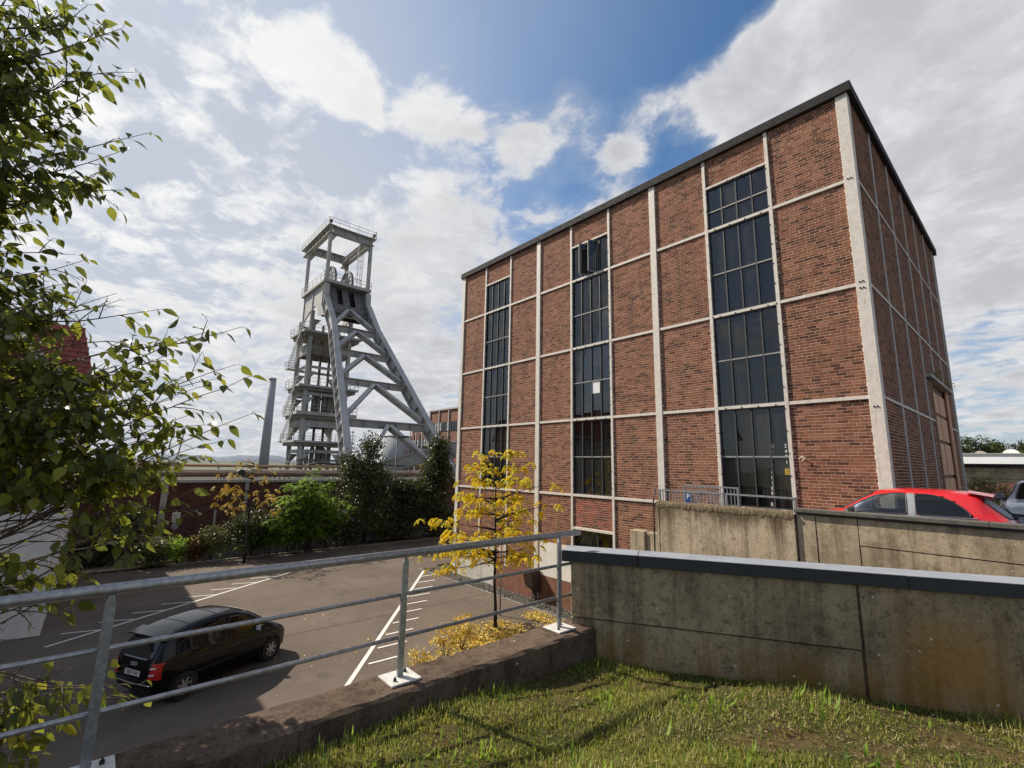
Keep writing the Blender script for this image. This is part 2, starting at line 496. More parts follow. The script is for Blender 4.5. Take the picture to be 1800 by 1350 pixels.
simple('kerb_stone', (0.20, 0.175, 0.15), (0.14, 0.12, 0.10), 6, 0.9)
simple('pavement_ochre', (0.30, 0.235, 0.15), (0.22, 0.17, 0.11), 2.5, 0.95)
simple('soil', (0.055, 0.042, 0.03), (0.035, 0.03, 0.02), 4, 1.0, bstr=0.5)
simple('land', (0.075, 0.08, 0.045), (0.055, 0.06, 0.04), 0.05, 1.0)
simple('yard', (0.085, 0.078, 0.072), (0.066, 0.06, 0.056), 2, 0.95)
simple('far_hill', (0.18, 0.21, 0.26), (0.155, 0.185, 0.225), 0.01, 1.0)  # distance haze mixed into the hills as a blue cast
simple('fence_green', (0.03, 0.06, 0.045), (0.02, 0.045, 0.035), 6, 0.6)
simple('sign_white', (0.70, 0.70, 0.68), (0.62, 0.62, 0.6), 6, 0.5)
simple('sign_blue', (0.012, 0.03, 0.15), (0.016, 0.04, 0.18), 6, 0.4)
simple('sign_red', (0.55, 0.02, 0.06), (0.5, 0.02, 0.06), 6, 0.4)
simple('sign_violet', (0.30, 0.02, 0.30), (0.20, 0.02, 0.36), 6, 0.4)
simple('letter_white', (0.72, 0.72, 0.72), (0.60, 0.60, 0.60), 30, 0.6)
simple('label_yellow', (0.62, 0.40, 0.03), (0.55, 0.33, 0.02), 30, 0.6)
simple('ink', (0.015, 0.015, 0.016), (0.02, 0.02, 0.02), 30, 0.6)
simple('orange_paint', (0.75, 0.14, 0.03), (0.65, 0.11, 0.03), 6, 0.6)
simple('hall_white', (0.84, 0.85, 0.84), (0.78, 0.79, 0.78), 0.6, 0.7)
simple('glazing_dark', (0.018, 0.02, 0.022), (0.03, 0.032, 0.035), 1.0, 0.15)
simple('lamp_dark', (0.03, 0.028, 0.026), (0.045, 0.04, 0.036), 8, 0.6)
simple('stone_chip', (0.19, 0.175, 0.155), (0.10, 0.09, 0.08), 25, 0.9)

# asphalt
m, t = new_mat('asphalt')
g = geo(t)
big = t.noise(g, 0.22, 5, 0.6, 0.4); med = t.noise(g, 1.6, 6, 0.7); fine = t.noise(g, 85, 3, 0.7)
stretch = t.noise(t.mapping(g, scale=(0.25, 1.6, 1)), 0.8, 5, 0.6)
col = t.mix(t.ramp(big, 0.36, 0.64), (0.126, 0.098, 0.078), (0.090, 0.070, 0.057))
col = t.mix(t.ramp(med, 0.45, 0.75, 0, 0.35), col, (0.060, 0.050, 0.044))
col = t.mix(t.ramp(stretch, 0.52, 0.72, 0, 0.4), col, (0.068, 0.056, 0.050))
oil = t.noise(t.mapping(g, loc=(7, 3, 0)), 0.9, 3, 0.5)
col = t.mix(t.ramp(oil, 0.62, 0.72, 0, 0.5), col, (0.035, 0.030, 0.027))
col = t.mix(t.ramp(t.noise(g, 0.5, 8, 0.75), 0.54, 0.62, 0, 0.3), col, (0.17, 0.140, 0.115))
col = t.mix(t.ramp(fine, 0.50, 0.64, 0, 0.7), col, (0.25, 0.205, 0.165))
col = t.mix(t.ramp(fine, 0.46, 0.34, 0, 0.6), col, (0.04, 0.034, 0.03))
finish(t, col, 0.92, 0, fine, 0.5, 0.008, 0.12)

# lawn soil
m, t = new_mat('lawn_soil')
g = geo(t)
a = t.noise(g, 2.2, 5, 0.6); b = t.noise(g, 30, 5, 0.7)
col = t.mix(t.ramp(a, 0.4, 0.62), (0.050, 0.056, 0.015), (0.095, 0.066, 0.030))
col = t.mix(t.ramp(b, 0.4, 0.65, 0, 0.7), col, (0.030, 0.024, 0.012))
finish(t, col, 1.0, 0, b, 0.6, 0.02, 0.1)


def leafy(name, cols, trans=0.35, rough=0.5, spec=0.4):
    m, t = new_mat(name)
    a = t.n('ShaderNodeAttribute', {'attribute_name': 'tint'}).outputs['Fac']
    cr = t.n('ShaderNodeValToRGB', None, Fac=a)
    cr.color_ramp.elements[0].color = (*cols[0], 1)
    cr.color_ramp.elements[1].color = (*cols[-1], 1)
    for i, c in enumerate(cols[1:-1]):
        e = cr.color_ramp.elements.new((i + 1) / (len(cols) - 1)); e.color = (*c, 1)
    p = t.n('ShaderNodeBsdfPrincipled', None, Base__Color=cr.outputs[0], Roughness=rough)
    p.inputs['Specular IOR Level'].default_value = spec
    tr = t.n('ShaderNodeBsdfTranslucent', None, Color=t.mix(0.25, cr.outputs[0], (0.30, 0.30, 0.02)))
    mx = t.n('ShaderNodeMixShader', None, _0=trans, _1=p.outputs[0], _2=tr.outputs[0])
    t.n('ShaderNodeOutputMaterial', None, Surface=mx.outputs[0])
    return m


leafy('poplar_leaf', [(0.042, 0.060, 0.014), (0.115, 0.145, 0.026), (0.23, 0.25, 0.036), (0.48, 0.43, 0.055)], 0.60, 0.32, 0.5)
leafy('yellow_leaf', [(0.70, 0.44, 0.010), (0.86, 0.62, 0.012), (0.92, 0.72, 0.03), (0.50, 0.55, 0.06)], 0.42, 0.6, 0.3)
leafy('gold_leaf', [(0.42, 0.24, 0.02), (0.62, 0.40, 0.03), (0.72, 0.52, 0.10), (0.75, 0.62, 0.25)], 0.25, 0.6, 0.3)
leafy('dark_leaf', [(0.010, 0.016, 0.007), (0.022, 0.034, 0.012), (0.038, 0.055, 0.018), (0.075, 0.090, 0.030)], 0.22, 0.4, 0.5)
leafy('fern_leaf', [(0.065, 0.130, 0.020), (0.15, 0.28, 0.034), (0.25, 0.40, 0.05), (0.34, 0.46, 0.08)], 0.60, 0.5, 0.4)
leafy('shrub_leaf', [(0.012, 0.022, 0.010), (0.030, 0.048, 0.016), (0.055, 0.075, 0.026), (0.16, 0.17, 0.05)], 0.25, 0.4, 0.5)
leafy('red_leaf', [(0.06, 0.018, 0.012), (0.11, 0.03, 0.015), (0.07, 0.04, 0.015), (0.15, 0.05, 0.02)], 0.25, 0.5, 0.4)
leafy('wood_leaf', [(0.018, 0.028, 0.012), (0.036, 0.055, 0.020), (0.055, 0.078, 0.026), (0.09, 0.11, 0.035)], 0.15, 0.7, 0.2)
leafy('dry_leaf', [(0.09, 0.095, 0.035), (0.19, 0.185, 0.065), (0.29, 0.255, 0.11), (0.20, 0.15, 0.08)], 0.2, 0.6, 0.2)
leafy('grass_blade', [(0.055, 0.095, 0.012), (0.165, 0.205, 0.030), (0.35, 0.335, 0.070), (0.62, 0.54, 0.26)], 0.50, 0.55, 0.3)
leafy('litter', [(0.07, 0.045, 0.02), (0.13, 0.085, 0.04), (0.20, 0.14, 0.07), (0.26, 0.20, 0.12)], 0.1, 0.8, 0.2)


def glass(name, tint, mirror=1.0, rough=0.0, dirt=0.0):
    """thin pane: Fresnel reflection over tinted transparency"""
    m, t = new_mat(name)
    fr = t.n('ShaderNodeFresnel', None, IOR=1.52).outputs[0]
    fr = t.math('MULTIPLY', fr, mirror, True)
    tr = t.n('ShaderNodeBsdfTransparent', None, Color=(*tint, 1))
    gl = t.n('ShaderNodeBsdfGlossy', None, Roughness=rough, Color=(0.86, 0.86, 0.87, 1))
    mx = t.n('ShaderNodeMixShader', None, _0=fr, _1=tr.outputs[0], _2=gl.outputs[0])
    if dirt:
        rn = t.n('ShaderNodeObjectInfo').outputs['Random']
        sm = t.noise(t.mapping(geo(t), scale=(3, 3, .6)), 1.5, 5, .6)
        df = t.n('ShaderNodeBsdfDiffuse', None, Color=(0.22, 0.20, 0.18, 1))
        k = t.math('MULTIPLY', t.ramp(rn, 0.25, 1.0, 0.03, dirt, False), t.ramp(sm, 0.35, 0.7, 0.35, 1.0))
        mx = t.n('ShaderNodeMixShader', None, _0=k, _1=mx.outputs[0], _2=df.outputs[0])
    t.n('ShaderNodeOutputMaterial', None, Surface=mx.outputs[0])
    return m


glass('window_glass', (0.40, 0.41, 0.42), 1.35, dirt=0.16)
glass('car_glass', (0.50, 0.54, 0.52), 1.6)
simple('car_glass_dark', (0.004, 0.0045, 0.005), (0.006, 0.0065, 0.007), 3, 0.05, bstr=0, spec=0.5, rv=0.0)


def paint(name, col, rough=0.22, coat=0.6, metal=0.0, spec=0.5):
    m, t = new_mat(name)
    f = t.noise(geo(t), 30, 3, 0.6)
    c = t.mix(t.ramp(f, 0.3, 0.7, 0, 0.15), col, tuple(x * .8 for x in col))
    finish(t, c, rough, metal, None, spec=spec, Coat__Weight=coat, Coat__Roughness=0.05)
    return m


paint('paint_black', (0.003, 0.003, 0.004), 0.25, 0.45, spec=0.15)
paint('paint_red', (0.52, 0.012, 0.016), 0.3)
paint('paint_silver', (0.55, 0.56, 0.60), 0.35)
simple('trim_black', (0.012, 0.012, 0.013), (0.018, 0.018, 0.019), 10, 0.55)
simple('rubber', (0.014, 0.014, 0.014), (0.022, 0.021, 0.02), 14, 0.85)
simple('alloy', (0.55, 0.54, 0.53), (0.42, 0.41, 0.40), 12, 0.35, 0.7)
simple('chrome', (0.75, 0.75, 0.76), (0.68, 0.68, 0.70), 12, 0.15, 1.0, bstr=0)
simple('lamp_red', (0.50, 0.02, 0.015), (0.40, 0.012, 0.01), 10, 0.2)
simple('lamp_clear', (0.72, 0.70, 0.68), (0.6, 0.58, 0.56), 10, 0.15)
simple('seat_pale', (0.55, 0.53, 0.50), (0.45, 0.43, 0.40), 5, 0.8)
simple('seat_dark', (0.03, 0.03, 0.032), (0.04, 0.04, 0.042), 5, 0.8)


# ================================================================== LARGE STRUCTURE
# ------------------------------------------------------------------ ground
def sheet(name, poly, z, mat, parent=None, kind='structure'):
    b = MB(); n = len(poly)
    b.add([(x, y, z) for x, y in poly], [tuple(range(n))])
    return b.build(name, MAT[mat], parent, kind)


sheet('ground', [(-2500, -2500), (2500, -2500), (2500, 2500), (-2500, 2500)], -0.06, 'land')
lot = sheet('parking_lot', [(-28.1, -45), (-1.3, -45), (-1.3, -10.0), (12, -2.3), (-4.0, -2.3), (-4.0, -0.02), (-18.2, -0.02), (-20.3, 0.3), (-20.3, 30), (-28.1, 30)], 0.0, 'asphalt')
b = MB()
b.prism([(-4.84, -2.23), (90, -2.23), (90, 190), (-60, 190), (-60, 62), (-0.05, 62), (-0.05, 0.05), (-4.84, 0.05)], -0.05, 3.65)
b.build('upper_yard', MAT['yard'], None, 'structure')


def strip(name, pts, wd, z, mat, parent):
    b = MB()
    for (x0, y0), (x1, y1) in zip(pts[:-1], pts[1:]):
        d = Vector((x1 - x0, y1 - y0, 0)).normalized(); a = Vector((-d.y, d.x, 0)) * wd / 2
        b.add([(x0 - a.x, y0 - a.y, z), (x0 + a.x, y0 + a.y, z), (x1 + a.x, y1 + a.y, z), (x1 - a.x, y1 - a.y, z)], [(0, 1, 2, 3)])
    return b.build(name, MAT[mat], parent)


strip('painted_line', [(-17.4, -14.85), (-23.95, -5.17)], 0.10, 0.008, 'line_paint', lot)
for i in range(10):
    x = -18.40 - 0.608 * i + (-0.05 * (i % 2)); y = -14.56 + 0.895 * i
    strip('painted_line', [(x - 0.13, y), (x + 0.12, y + 0.92)], 0.075, 0.012, 'line_paint', lot)
strip('painted_line', [(-9.40, -9.20), (-14.62, -4.93), (-16.78, -3.17), (-19.6, -0.88)], 0.12, 0.008, 'line_paint', lot)
for x, y, l in ((-9.61, -8.90, .9), (-10.5, -8.05, .86), (-11.38, -7.36, .95), (-12.25, -6.67, .97), (-13.12, -5.98, 1.0), (-13.98, -5.25, .9), (-14.80, -4.55, .92), (-15.69, -3.9, .96), (-16.56, -3.2, .93), (-17.5, -2.45, .9), (-18.46, -1.72, .78)):
    strip('painted_line', [(x, y), (x + 0.03, y + l)], 0.085, 0.012, 'line_paint', lot)


def wob(x, y0, y1, n=26, a=0.03):
    return [(x + rnd.uniform(-a, a), y0 + (y1 - y0) * i / n) for i in range(n + 1)]


strip('asphalt_seam', wob(-14.1, -12.9, -1.0), 0.028, 0.004, 'asphalt_seam', lot)
strip('asphalt_seam', wob(-14.1, -16.5, -12.95, 8, 0.01), 0.030, 0.004, 'pale_seam', lot)
strip('asphalt_seam', wob(-22.4, -7.4, 2.0, 20), 0.05, 0.004, 'asphalt_seam', lot)
strip('asphalt_seam', wob(-18.0, -6.0, -1.0, 16, 0.05), 0.022, 0.004, 'asphalt_seam', lot)

# ------------------------------------------------------------------ the brick hall
L1, L2, L3, L4 = 13.284, 10.310, 7.343, 4.364
ZT, ZB = 15.90, 1.92
hall = thing('brick_hall', 'tall red brick hall with white steel grid and dark glass strips', 'building', (-9, 7, 0))
COURSE, BL, BH = 0.08333, 0.25, 0.0675


def brick_tint(n):
    t = nrg.uniform(0.30, 0.80, n)
    k = nrg.random(n)
    t[k < 0.19] = nrg.uniform(0.0, 0.16, (k < 0.19).sum())
    t[k > 0.90] = nrg.uniform(0.85, 1.0, (k > 0.90).sum())
    return t


def lay(a0, a1, z0, z1):
    """rows of stretchers in a rectangle: list of (centre a, centre z, half length)"""
    out = []
    nrow = int(round((z1 - z0) / COURSE)); ch = (z1 - z0) / nrow; last = 0
    for i in range(nrow):
        off = rnd.choice([0.0, 0.085, 0.125, 0.165, 0.21])
        if abs(off - last) < 0.05: off = (off + 0.125) % BL
        last = off
        x = a0 - off
        while x < a1:
            l0, l1 = max(x + 0.007, a0), min(x + BL - 0.007, a1)
            if l1 - l0 > 0.035: out.append(((l0 + l1) / 2, z0 + (i + 0.5) * ch, (l1 - l0) / 2))
            x += BL
    return np.array(out)


# brick body: open at the back, runs 9 mm proud of the mortar bed
BT = [(-1, 0, -1), (1, 0, -1), (1, 0, 1), (-1, 0, 1), (-1, -1, -1), (1, -1, -1), (1, -1, 1), (-1, -1, 1)]
BF = [(4, 5, 6, 7), (0, 1, 5, 4), (3, 7, 6, 2), (0, 4, 7, 3), (1, 2, 6, 5)]


def brick_set(rows, plane):
    n = len(rows)
    M3 = np.zeros((n, 3, 3)); loc = np.zeros((n, 3))
    pr = 0.0035 + nrg.uniform(-0.0012, 0.0016, n)
    hh = np.full(n, BH / 2)
    if plane == 'front':
        M3[:, 0, 0] = rows[:, 2]; M3[:, 1, 1] = pr; M3[:, 2, 2] = hh
        loc[:, 0] = rows[:, 0]; loc[:, 2] = rows[:, 1]; loc[:, 1] = 0.001
    else:
        M3[:, 1, 0] = rows[:, 2]; M3[:, 0, 1] = -pr; M3[:, 2, 2] = hh
        loc[:, 1] = rows[:, 0]; loc[:, 2] = rows[:, 1]; loc[:, 0] = -0.001
    return M3, loc


def px(k): return -0.12 - 2.0 * k


PW = {0: .25, 3: .24, 6: .24, 9: .24}
edges = []                                            # clear spans between posts
for k in range(9):
    r = px(k) - PW.get(k, .10) / 2 if k else -0.25
    l = px(k + 1) + PW.get(k + 1, .10) / 2
    edges.append((l, r))
WIN = {1: (L4, 14.80), 4: (L4, 14.80), 7: (L4, 14.80)}
back = MB(); rows = []; red_rows = []
RH = 0.045                                            # half height of the cross rails
for k, (l, r) in enumerate(edges):
    if k in WIN:
        z0, z1 = WIN[k]
        back.box((l - .06, 0, z1 + .03), (r + .06, .24, ZT)); rows.append(lay(l, r, z1 + .05, ZT))
        if k == 4:
            back.box((l - .06, 0, 3.13), (r + .06, .24, L4)); red_rows.append(lay(l, r, 3.17, L4 - RH))
            back.box((l - .06, 0, -.05), (r + .06, .24, 2.40))
        else:
            back.box((l - .06, 0, -.05), (r + .06, .24, L4)); rows.append(lay(l, r, ZB, L4 - RH))
    else:
        back.box((l - .06, 0, -.05), (r + .06, .24, ZT))
        lv = [1.50 if k in (6,) else ZB, L4, L3, L2, L1, ZT]
        for a, c in zip(lv[:-1], lv[1:]):
            rows.append(lay(l, r, a + (RH if a != lv[0] else 0), c - (RH if c != ZT else 0)))
rows = np.concatenate(rows); red_rows = np.concatenate(red_rows)
back.build('mortar_bed', MAT['mortar'], hall)

# right-hand facade (x = 0), verticals every 2.35 m, big door
DY0, DY1, DZ1 = 8.15, 12.55, 8.84
sy = [0.22] + [2.35 * i for i in range(1, 7)] + [14.72]
rb = MB()
rb.box((-.24, .25, -.05), (0, DY0, ZT)); rb.box((-.24, DY1, -.05), (0, 14.72, ZT)); rb.box((-.24, DY0, DZ1), (0, DY1, ZT))
rb.build('mortar_bed', MAT['mortar'], hall)
srows = []
for i in range(7):
    a0 = sy[i] + (.04 if i else 0); a1 = sy[i + 1] - (.04 if i < 6 else .1)
    lv = [3.5, L4, L3, L2, L1, ZT]
    for a, c in zip(lv[:-1], lv[1:]):
        q = lay(a0, a1, a + .035, c - (.035 if c != ZT else 0))
        clash = (q[:, 0] + q[:, 2] > DY0 - .02) & (q[:, 0] - q[:, 2] < DY1 + .02) & (q[:, 1] < DZ1 + .05)
        srows.append(q[~clash])
srows = np.concatenate(srows)

# the 300 bricks that show largest are parts of their own
eye = np.array([2.534, -14.362, 5.5])
full = rows[:, 2] > 0.1165
dv = np.stack([rows[:, 0] - eye[0], np.full(len(rows), -eye[1]), rows[:, 1] - eye[2]], 1)
area = dv[:, 1] / np.linalg.norm(dv, axis=1) ** 3
area[~full | (rows[:, 1] < 4.95)] = 0
top = np.argsort(-area)[:300]
keep = np.ones(len(rows), bool); keep[top] = False
tints = brick_tint(len(rows))
meshes = []
for tv in (0.04, 0.12, 0.34, 0.46, 0.56, 0.66, 0.76, 0.95):
    me = bpy.data.meshes.new('brick')
    me.from_pydata([(x * 0.118, y * 0.0045, z * BH / 2) for x, y, z in BT], [], BF)
    a = me.attributes.new('tint', 'FLOAT', 'POINT'); a.data.foreach_set('value', [tv] * 8)
    me.materials.append(MAT['brick'])
    meshes.append(me)
for i in top:
    tv = tints[i]
    j = 0 if tv < .08 else 1 if tv < .2 else 2 if tv < .4 else 3 if tv < .5 else 4 if tv < .6 else 5 if tv < .7 else 6 if tv < .84 else 7
    o = bpy.data.objects.new('brick', meshes[j]); COL.objects.link(o)
    o.location = (rows[i, 0], 0.001 + rnd.uniform(-.0008, .0008), rows[i, 1])
    o.rotation_euler = (rnd.uniform(-.006, .006), rnd.uniform(-.003, .003), rnd.uniform(-.002, .002))
    parent_to(o, hall)
V1, F1, T1 = scatter(BT, BF, *brick_set(rows[keep], 'front'), tints[keep])
V2, F2, T2 = scatter(BT, BF, *brick_set(srows, 'side'), brick_tint(len(srows)))
np_obj('brickwork', np.concatenate([V1, V2]), np.concatenate([F1, F2 + len(V1)]), MAT['brick'], hall, 'stuff', np.concatenate([T1, T2]))
V3, F3, T3 = scatter(BT, BF, *brick_set(red_rows, 'front'), nrg.random(len(red_rows)))
np_obj('brick_infill', V3, F3, MAT['brick_red'], hall, 'stuff', T3)

# posts
def part_box(name, a, c, mat, parent, bevel=0.0):
    return MB().box(a, c).build(name, MAT[mat], parent, None, bevel)


part_box('steel_post', (-.25, -.07, -.05), (.03, .20, 15.86), 'white_steel', hall, .006)
for k in range(1, 10):
    hw = PW.get(k, .10) / 2
    zb = 1.0 if k == 7 else -.05 if k in (3, 6, 9) else 0.9 if k == 8 else 2.3
    part_box('steel_post', (px(k) - hw, -.07 if k % 3 == 0 else -.055, zb), (px(k) + hw, .10, 15.86), 'white_steel', hall, .004)
for i in range(1, 7):
    if DY0 < sy[i] < DY1:
        part_box('steel_post', (-.05, sy[i] - .035, DZ1 + .2), (.035, sy[i] + .035, 15.86), 'white_steel', hall)
    else:
        part_box('steel_post', (-.05, sy[i] - .035, 3.5), (.035, sy[i] + .035, 15.86), 'white_steel', hall)
part_box('steel_post', (-.10, 14.62, 3.5), (.03, 14.78, 15.86), 'white_steel', hall)
# cross rails between the posts
for k, (l, r) in enumerate(edges):
    for z in (L1, L2, L3, L4):
        part_box('cross_rail', (l, -.05, z - RH), (r, .05, z + RH), 'white_steel', hall, .003)
    if k in WIN: part_box('cross_rail', (l, -.052, 14.80), (r, .05, 14.87), 'white_steel', hall, .003)
    if k == 4: part_box('cross_rail', (l, -.052, 3.07), (r, .05, 3.16), 'white_steel', hall, .003)
for i in range(7):
    for z in (L1, L2, L3, L4):
        y0, y1 = sy[i] + (.036 if i else -.02), sy[i + 1] - .036
        if z < DZ1:
            if y0 >= DY0 and y1 <= DY1: continue
            if y0 < DY0 < y1: y1 = DY0 - .05
            if y0 < DY1 < y1: y0 = DY1 + .05
        part_box('cross_rail', (-.05, y0, z - .035), (.028, y1, z + .035), 'white_steel', hall)

# window strips: one window per storey, four lights wide
def window(l, r, z0, z1, transom, opened=()):
    b = MB(); y = .05; n = 4; wd = (r - l) / n
    for i in range(1, n):
        b.box((l + wd * i - .02, .0, z0), (l + wd * i + .02, .07, z1))
    for x in (l, r - .035): b.box((x, .0, z0), (x + .035, .07, z1))
    b.box((l + .035, .005, z0), (r - .035, .065, z0 + .04)); b.box((l + .035, .005, z1 - .04), (r - .035, .065, z1))
    fr = b.build('window', MAT['mullion'], hall)
    if transom:
        for i in range(n):
            MB().box((l + wd * i + .021, -.004, transom - .02), (l + wd * (i + 1) - .021, .068, transom + .02)).build('transom', MAT['transom'], fr)
    spans = [(z0 + .04, transom - .02), (transom + .02, z1 - .04)] if transom else [(z0 + .04, z1 - .04)]
    for i in range(n):
        for a, c in spans:
            x0, x1 = l + wd * i + .021, l + wd * (i + 1) - .021
            tilt = rnd.uniform(-.014, .014)
            me = MB().box((-(x1 - x0) / 2, -.003, -(c - a) / 2), ((x1 - x0) / 2, .003, (c - a) / 2))
            o = me.build('pane', MAT['window_glass'], fr)
            o.location = ((x0 + x1) / 2, y, (a + c) / 2)
            o.rotation_euler = (rnd.uniform(-.014, .014), 0, tilt)
            if i in opened:
                o.rotation_euler = (0, 0, R(62)); o.location.y = y - .16
                h = (c - a) / 2; q = (x1 - x0) / 2
                f = MB().box((-q, -.02, -h), (-q + .04, .02, h)).box((q - .04, -.02, -h), (q, .02, h)).box((-q, -.02, -h), (q, .02, -h + .04)).box((-q, -.02, h - .04), (q, .02, h))
                s = f.build('sash', MAT['transom'], fr); s.location = o.location; s.rotation_euler = o.rotation_euler
    return fr


for k in (1, 4, 7):
    l, r = edges[k]
    window(l, r, L4 + RH, L3 - RH, 5.86); window(l, r, L3 + RH, L2 - RH, 8.84); window(l, r, L2 + RH, L1 - RH, 11.72)
    window(l, r, L1 + RH, 14.80, 13.95 if k == 1 else None, (1, 2) if k == 4 else ())
l, r = edges[4]
b = MB(); b.box((l, 0, 2.40), (l + .05, .07, 3.07)); b.box((r - .05, 0, 2.40), (r, .07, 3.07)); b.box(((l + r) / 2 + .2, 0, 2.40), ((l + r) / 2 + .25, .07, 3.07))
fr = b.build('window', MAT['mullion'], hall)
MB().box((l + .05, .03, 2.40), ((l + r) / 2 + .2, .036, 3.07)).build('pane', MAT['window_glass'], fr)
MB().box(((l + r) / 2 + .25, .03, 2.40), (r - .05, .036, 3.07)).build('pane', MAT['window_glass'], fr)

# dark clips along the window posts and rails
cl = MB()
for k in (1, 2, 4, 5, 7, 8):
    z = 4.7
    while z < 14.8:
        s = -1 if k in (1, 4, 7) else 1
        x = px(k) + s * .055
        cl.box((x - .016, -.068, z), (x + .016, -.04, z + .035)); z += .62
for k in (1, 4, 7):
    l, r = edges[k]
    for z in (L1, L2, L3, 14.82):
        for i in range(4):
            x = l + (r - l) * (i + .5) / 4
            cl.box((x - .016, -.064, z - .05), (x + .016, -.045, z - .005))
cl.build('clips', MAT['bolt_black'], hall, 'stuff')
bo = MB()
for z in (L1 + .02, L2 + .05, L2 - .12, L3 - .25):
    for x in (-.16, -.09):
        bo.disc((x, -.08, z), (0, 1, 0), 0, .022, .02, 8)
bo.build('bolts', MAT['bolt_black'], hall, 'stuff')

# roof edge, roof
part_box('roof_edge', (-18.36, -.14, 15.86), (.14, .16, 16.15), 'dark_roof_edge', hall, .01)
part_box('roof_edge', (-.18, .165, 15.86), (.14, 14.86, 16.15), 'dark_roof_edge', hall, .01)
part_box('roof', (-18.2, .17, 15.7), (-.19, 14.8, 15.95), 'dark_roof_edge', hall)
# side and rear walls, interior
b = MB(); b.box((-18.24, .25, -.05), (-18.0, 14.7, 15.9)); b.box((-18.0, 14.5, -.05), (-.25, 14.74, 15.9))
b.build('wall', MAT['far_brick'], hall)
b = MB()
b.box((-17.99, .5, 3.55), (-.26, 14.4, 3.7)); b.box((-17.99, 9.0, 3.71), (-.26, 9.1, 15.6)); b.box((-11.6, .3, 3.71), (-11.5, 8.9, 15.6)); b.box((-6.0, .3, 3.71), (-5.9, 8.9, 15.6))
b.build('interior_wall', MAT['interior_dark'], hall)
part_box('crane_beam', (-5.8, 4.2, 11.30), (-.3, 4.5, 11.55), 'crane_yellow', hall)
part_box('crane_beam', (-11.4, 4.2, 11.30), (-6.1, 4.5, 11.55), 'crane_yellow', hall)
part_box('ceiling_panel', (-5.85, 5.5, 13.2), (-.3, 8.9, 13.3), 'warm_concrete', hall)
cu = MB(); l, r = edges[1]; n = 90; pts = []
for i in range(n + 1):
    x = l + .06 + (r - l - .12) * i / n
    pts.append((x, .34 + .05 * math.sin(i * .82) + .025 * math.sin(i * 2.1 + 1)))
cu.add([(x, y, 3.75) for x, y in pts] + [(x, y, 6.45) for x, y in pts], [(i, i + 1, n + 2 + i, n + 1 + i) for i in range(n)], True)
cu.build('curtain', MAT['curtain_grey'], hall)

refl_ = part_box('pane_reflection', (-9.10, .024, 8.34), (-8.72, .034, 8.81), 'letter_white', hall)  # white panel standing in for a bright reflection in the glass
# lettering and label on the lower right window
y = .036
for i, ch in enumerate('B6U 200189 R'):
    if ch != ' ':
        place_text('lettering', ch, .155, MAT['letter_white'], Matrix.Translation((-2.60 - .012 * i, y, 6.16 - .148 * i)) @ Matrix.Rotation(PI / 2, 4, 'X') @ Matrix.Scale(.8, 4, (1, 0, 0)), hall)
for i, ch in enumerate('2401'):
    place_text('lettering', ch, .14, MAT['letter_white'], Matrix.Translation((-2.27, y, 6.16 - .15 * i)) @ Matrix.Rotation(PI / 2, 4, 'X'), hall)
lab = part_box('label_plate', (-2.33, y - .004, 5.37), (-2.19, y, 5.53), 'label_yellow', hall)
b = MB()
for zz in (5.40, 5.44, 5.485): b.box((-2.31, y - .006, zz), (-2.21, y - .0045, zz + .018))
b.build('print', MAT['ink'], lab)
b = MB(); b.tube([(-1.95, -.02, 5.80), (-1.86, -.06, 5.86), (-1.80, -.07, 5.84), (-1.80, -.07, 5.78), (-1.86, -.07, 5.75)], .014, 6)
b.build('hook', MAT['white_steel'], hall)

# freight door on the right-hand side
dr_ = part_box('freight_door', (-.14, DY0 + .02, 3.66), (-.10, DY1 - .02, DZ1 - .02), 'door_frame', hall)
for (a, c) in ((DY0 + .5, DY0 + 2.1), (DY0 + 2.3, DY0 + 3.9)):
    for z0, z1 in ((3.75, 5.3), (5.42, 6.6), (6.72, 7.65), (7.75, 8.55)):
        MB().box((-.098, a, z0), (-.06, c, z1)).build('door_panel', MAT['door_orange'], dr_, None, .008)
part_box('door_jamb', (-.03, DY0 - .02, 3.66), (.03, DY0 + .32, DZ1), 'door_frame', hall)
part_box('door_jamb', (-.03, DY1 - .45, 3.66), (.03, DY1 + .0, DZ1), 'door_orange', hall)
part_box('canopy', (.0, 7.35, 8.86), (.16, 13.25, 8.98), 'cornice_grey', hall)

# base of the front wall
part_box('plinth', (-18.22, -.045, -.05), (-15.1, -.001, 1.915), 'plinth_concrete', hall)
part_box('plinth_post', (-15.1, -.085, -.05), (-14.86, -.001, 1.75), 'plinth_concrete', hall)
part_box('painted_base', (-14.85, -.035, -.05), (-12.26, -.001, 1.50), 'brown_paint', hall)
part_box('white_base', (-12.0, -.035, 1.05), (-8.2, -.001, 2.38), 'render_white', hall)
part_box('painted_base', (-12.0, -.030, -.05), (-8.2, -.001, 1.04), 'brown_paint', hall)
part_box('white_base', (-8.19, -.03, 1.2), (-4.9, -.001, 2.2), 'render_white', hall)
part_box('base_post', (-12.22, -.18, -.05), (-12.02, -.072, 1.25), 'dark_brown_steel', hall)
b = MB(); b.add([(-12.35, -.62, 1.2), (-11.85, -.62, 1.2), (-11.85, -.073, 1.25), (-12.35, -.073, 1.25), (-12.35, -.45, .62), (-11.85, -.45, .62), (-11.85, -.073, .35), (-12.35, -.073, .35)],
                [(0, 1, 2, 3), (4, 7, 6, 5), (0, 4, 5, 1), (1, 5, 6, 2), (3, 7, 4, 0)])
b.build('bracket', MAT['dark_brown_steel'], hall)


# ------------------------------------------------------------------ concrete walls round the terrace
A = Vector((-1.262, -10.092, 0)); D = Vector((0.857, 0.5153, 0)).normalized(); NN = Vector((D.y, -D.x, 0))   # NN points to the lawn


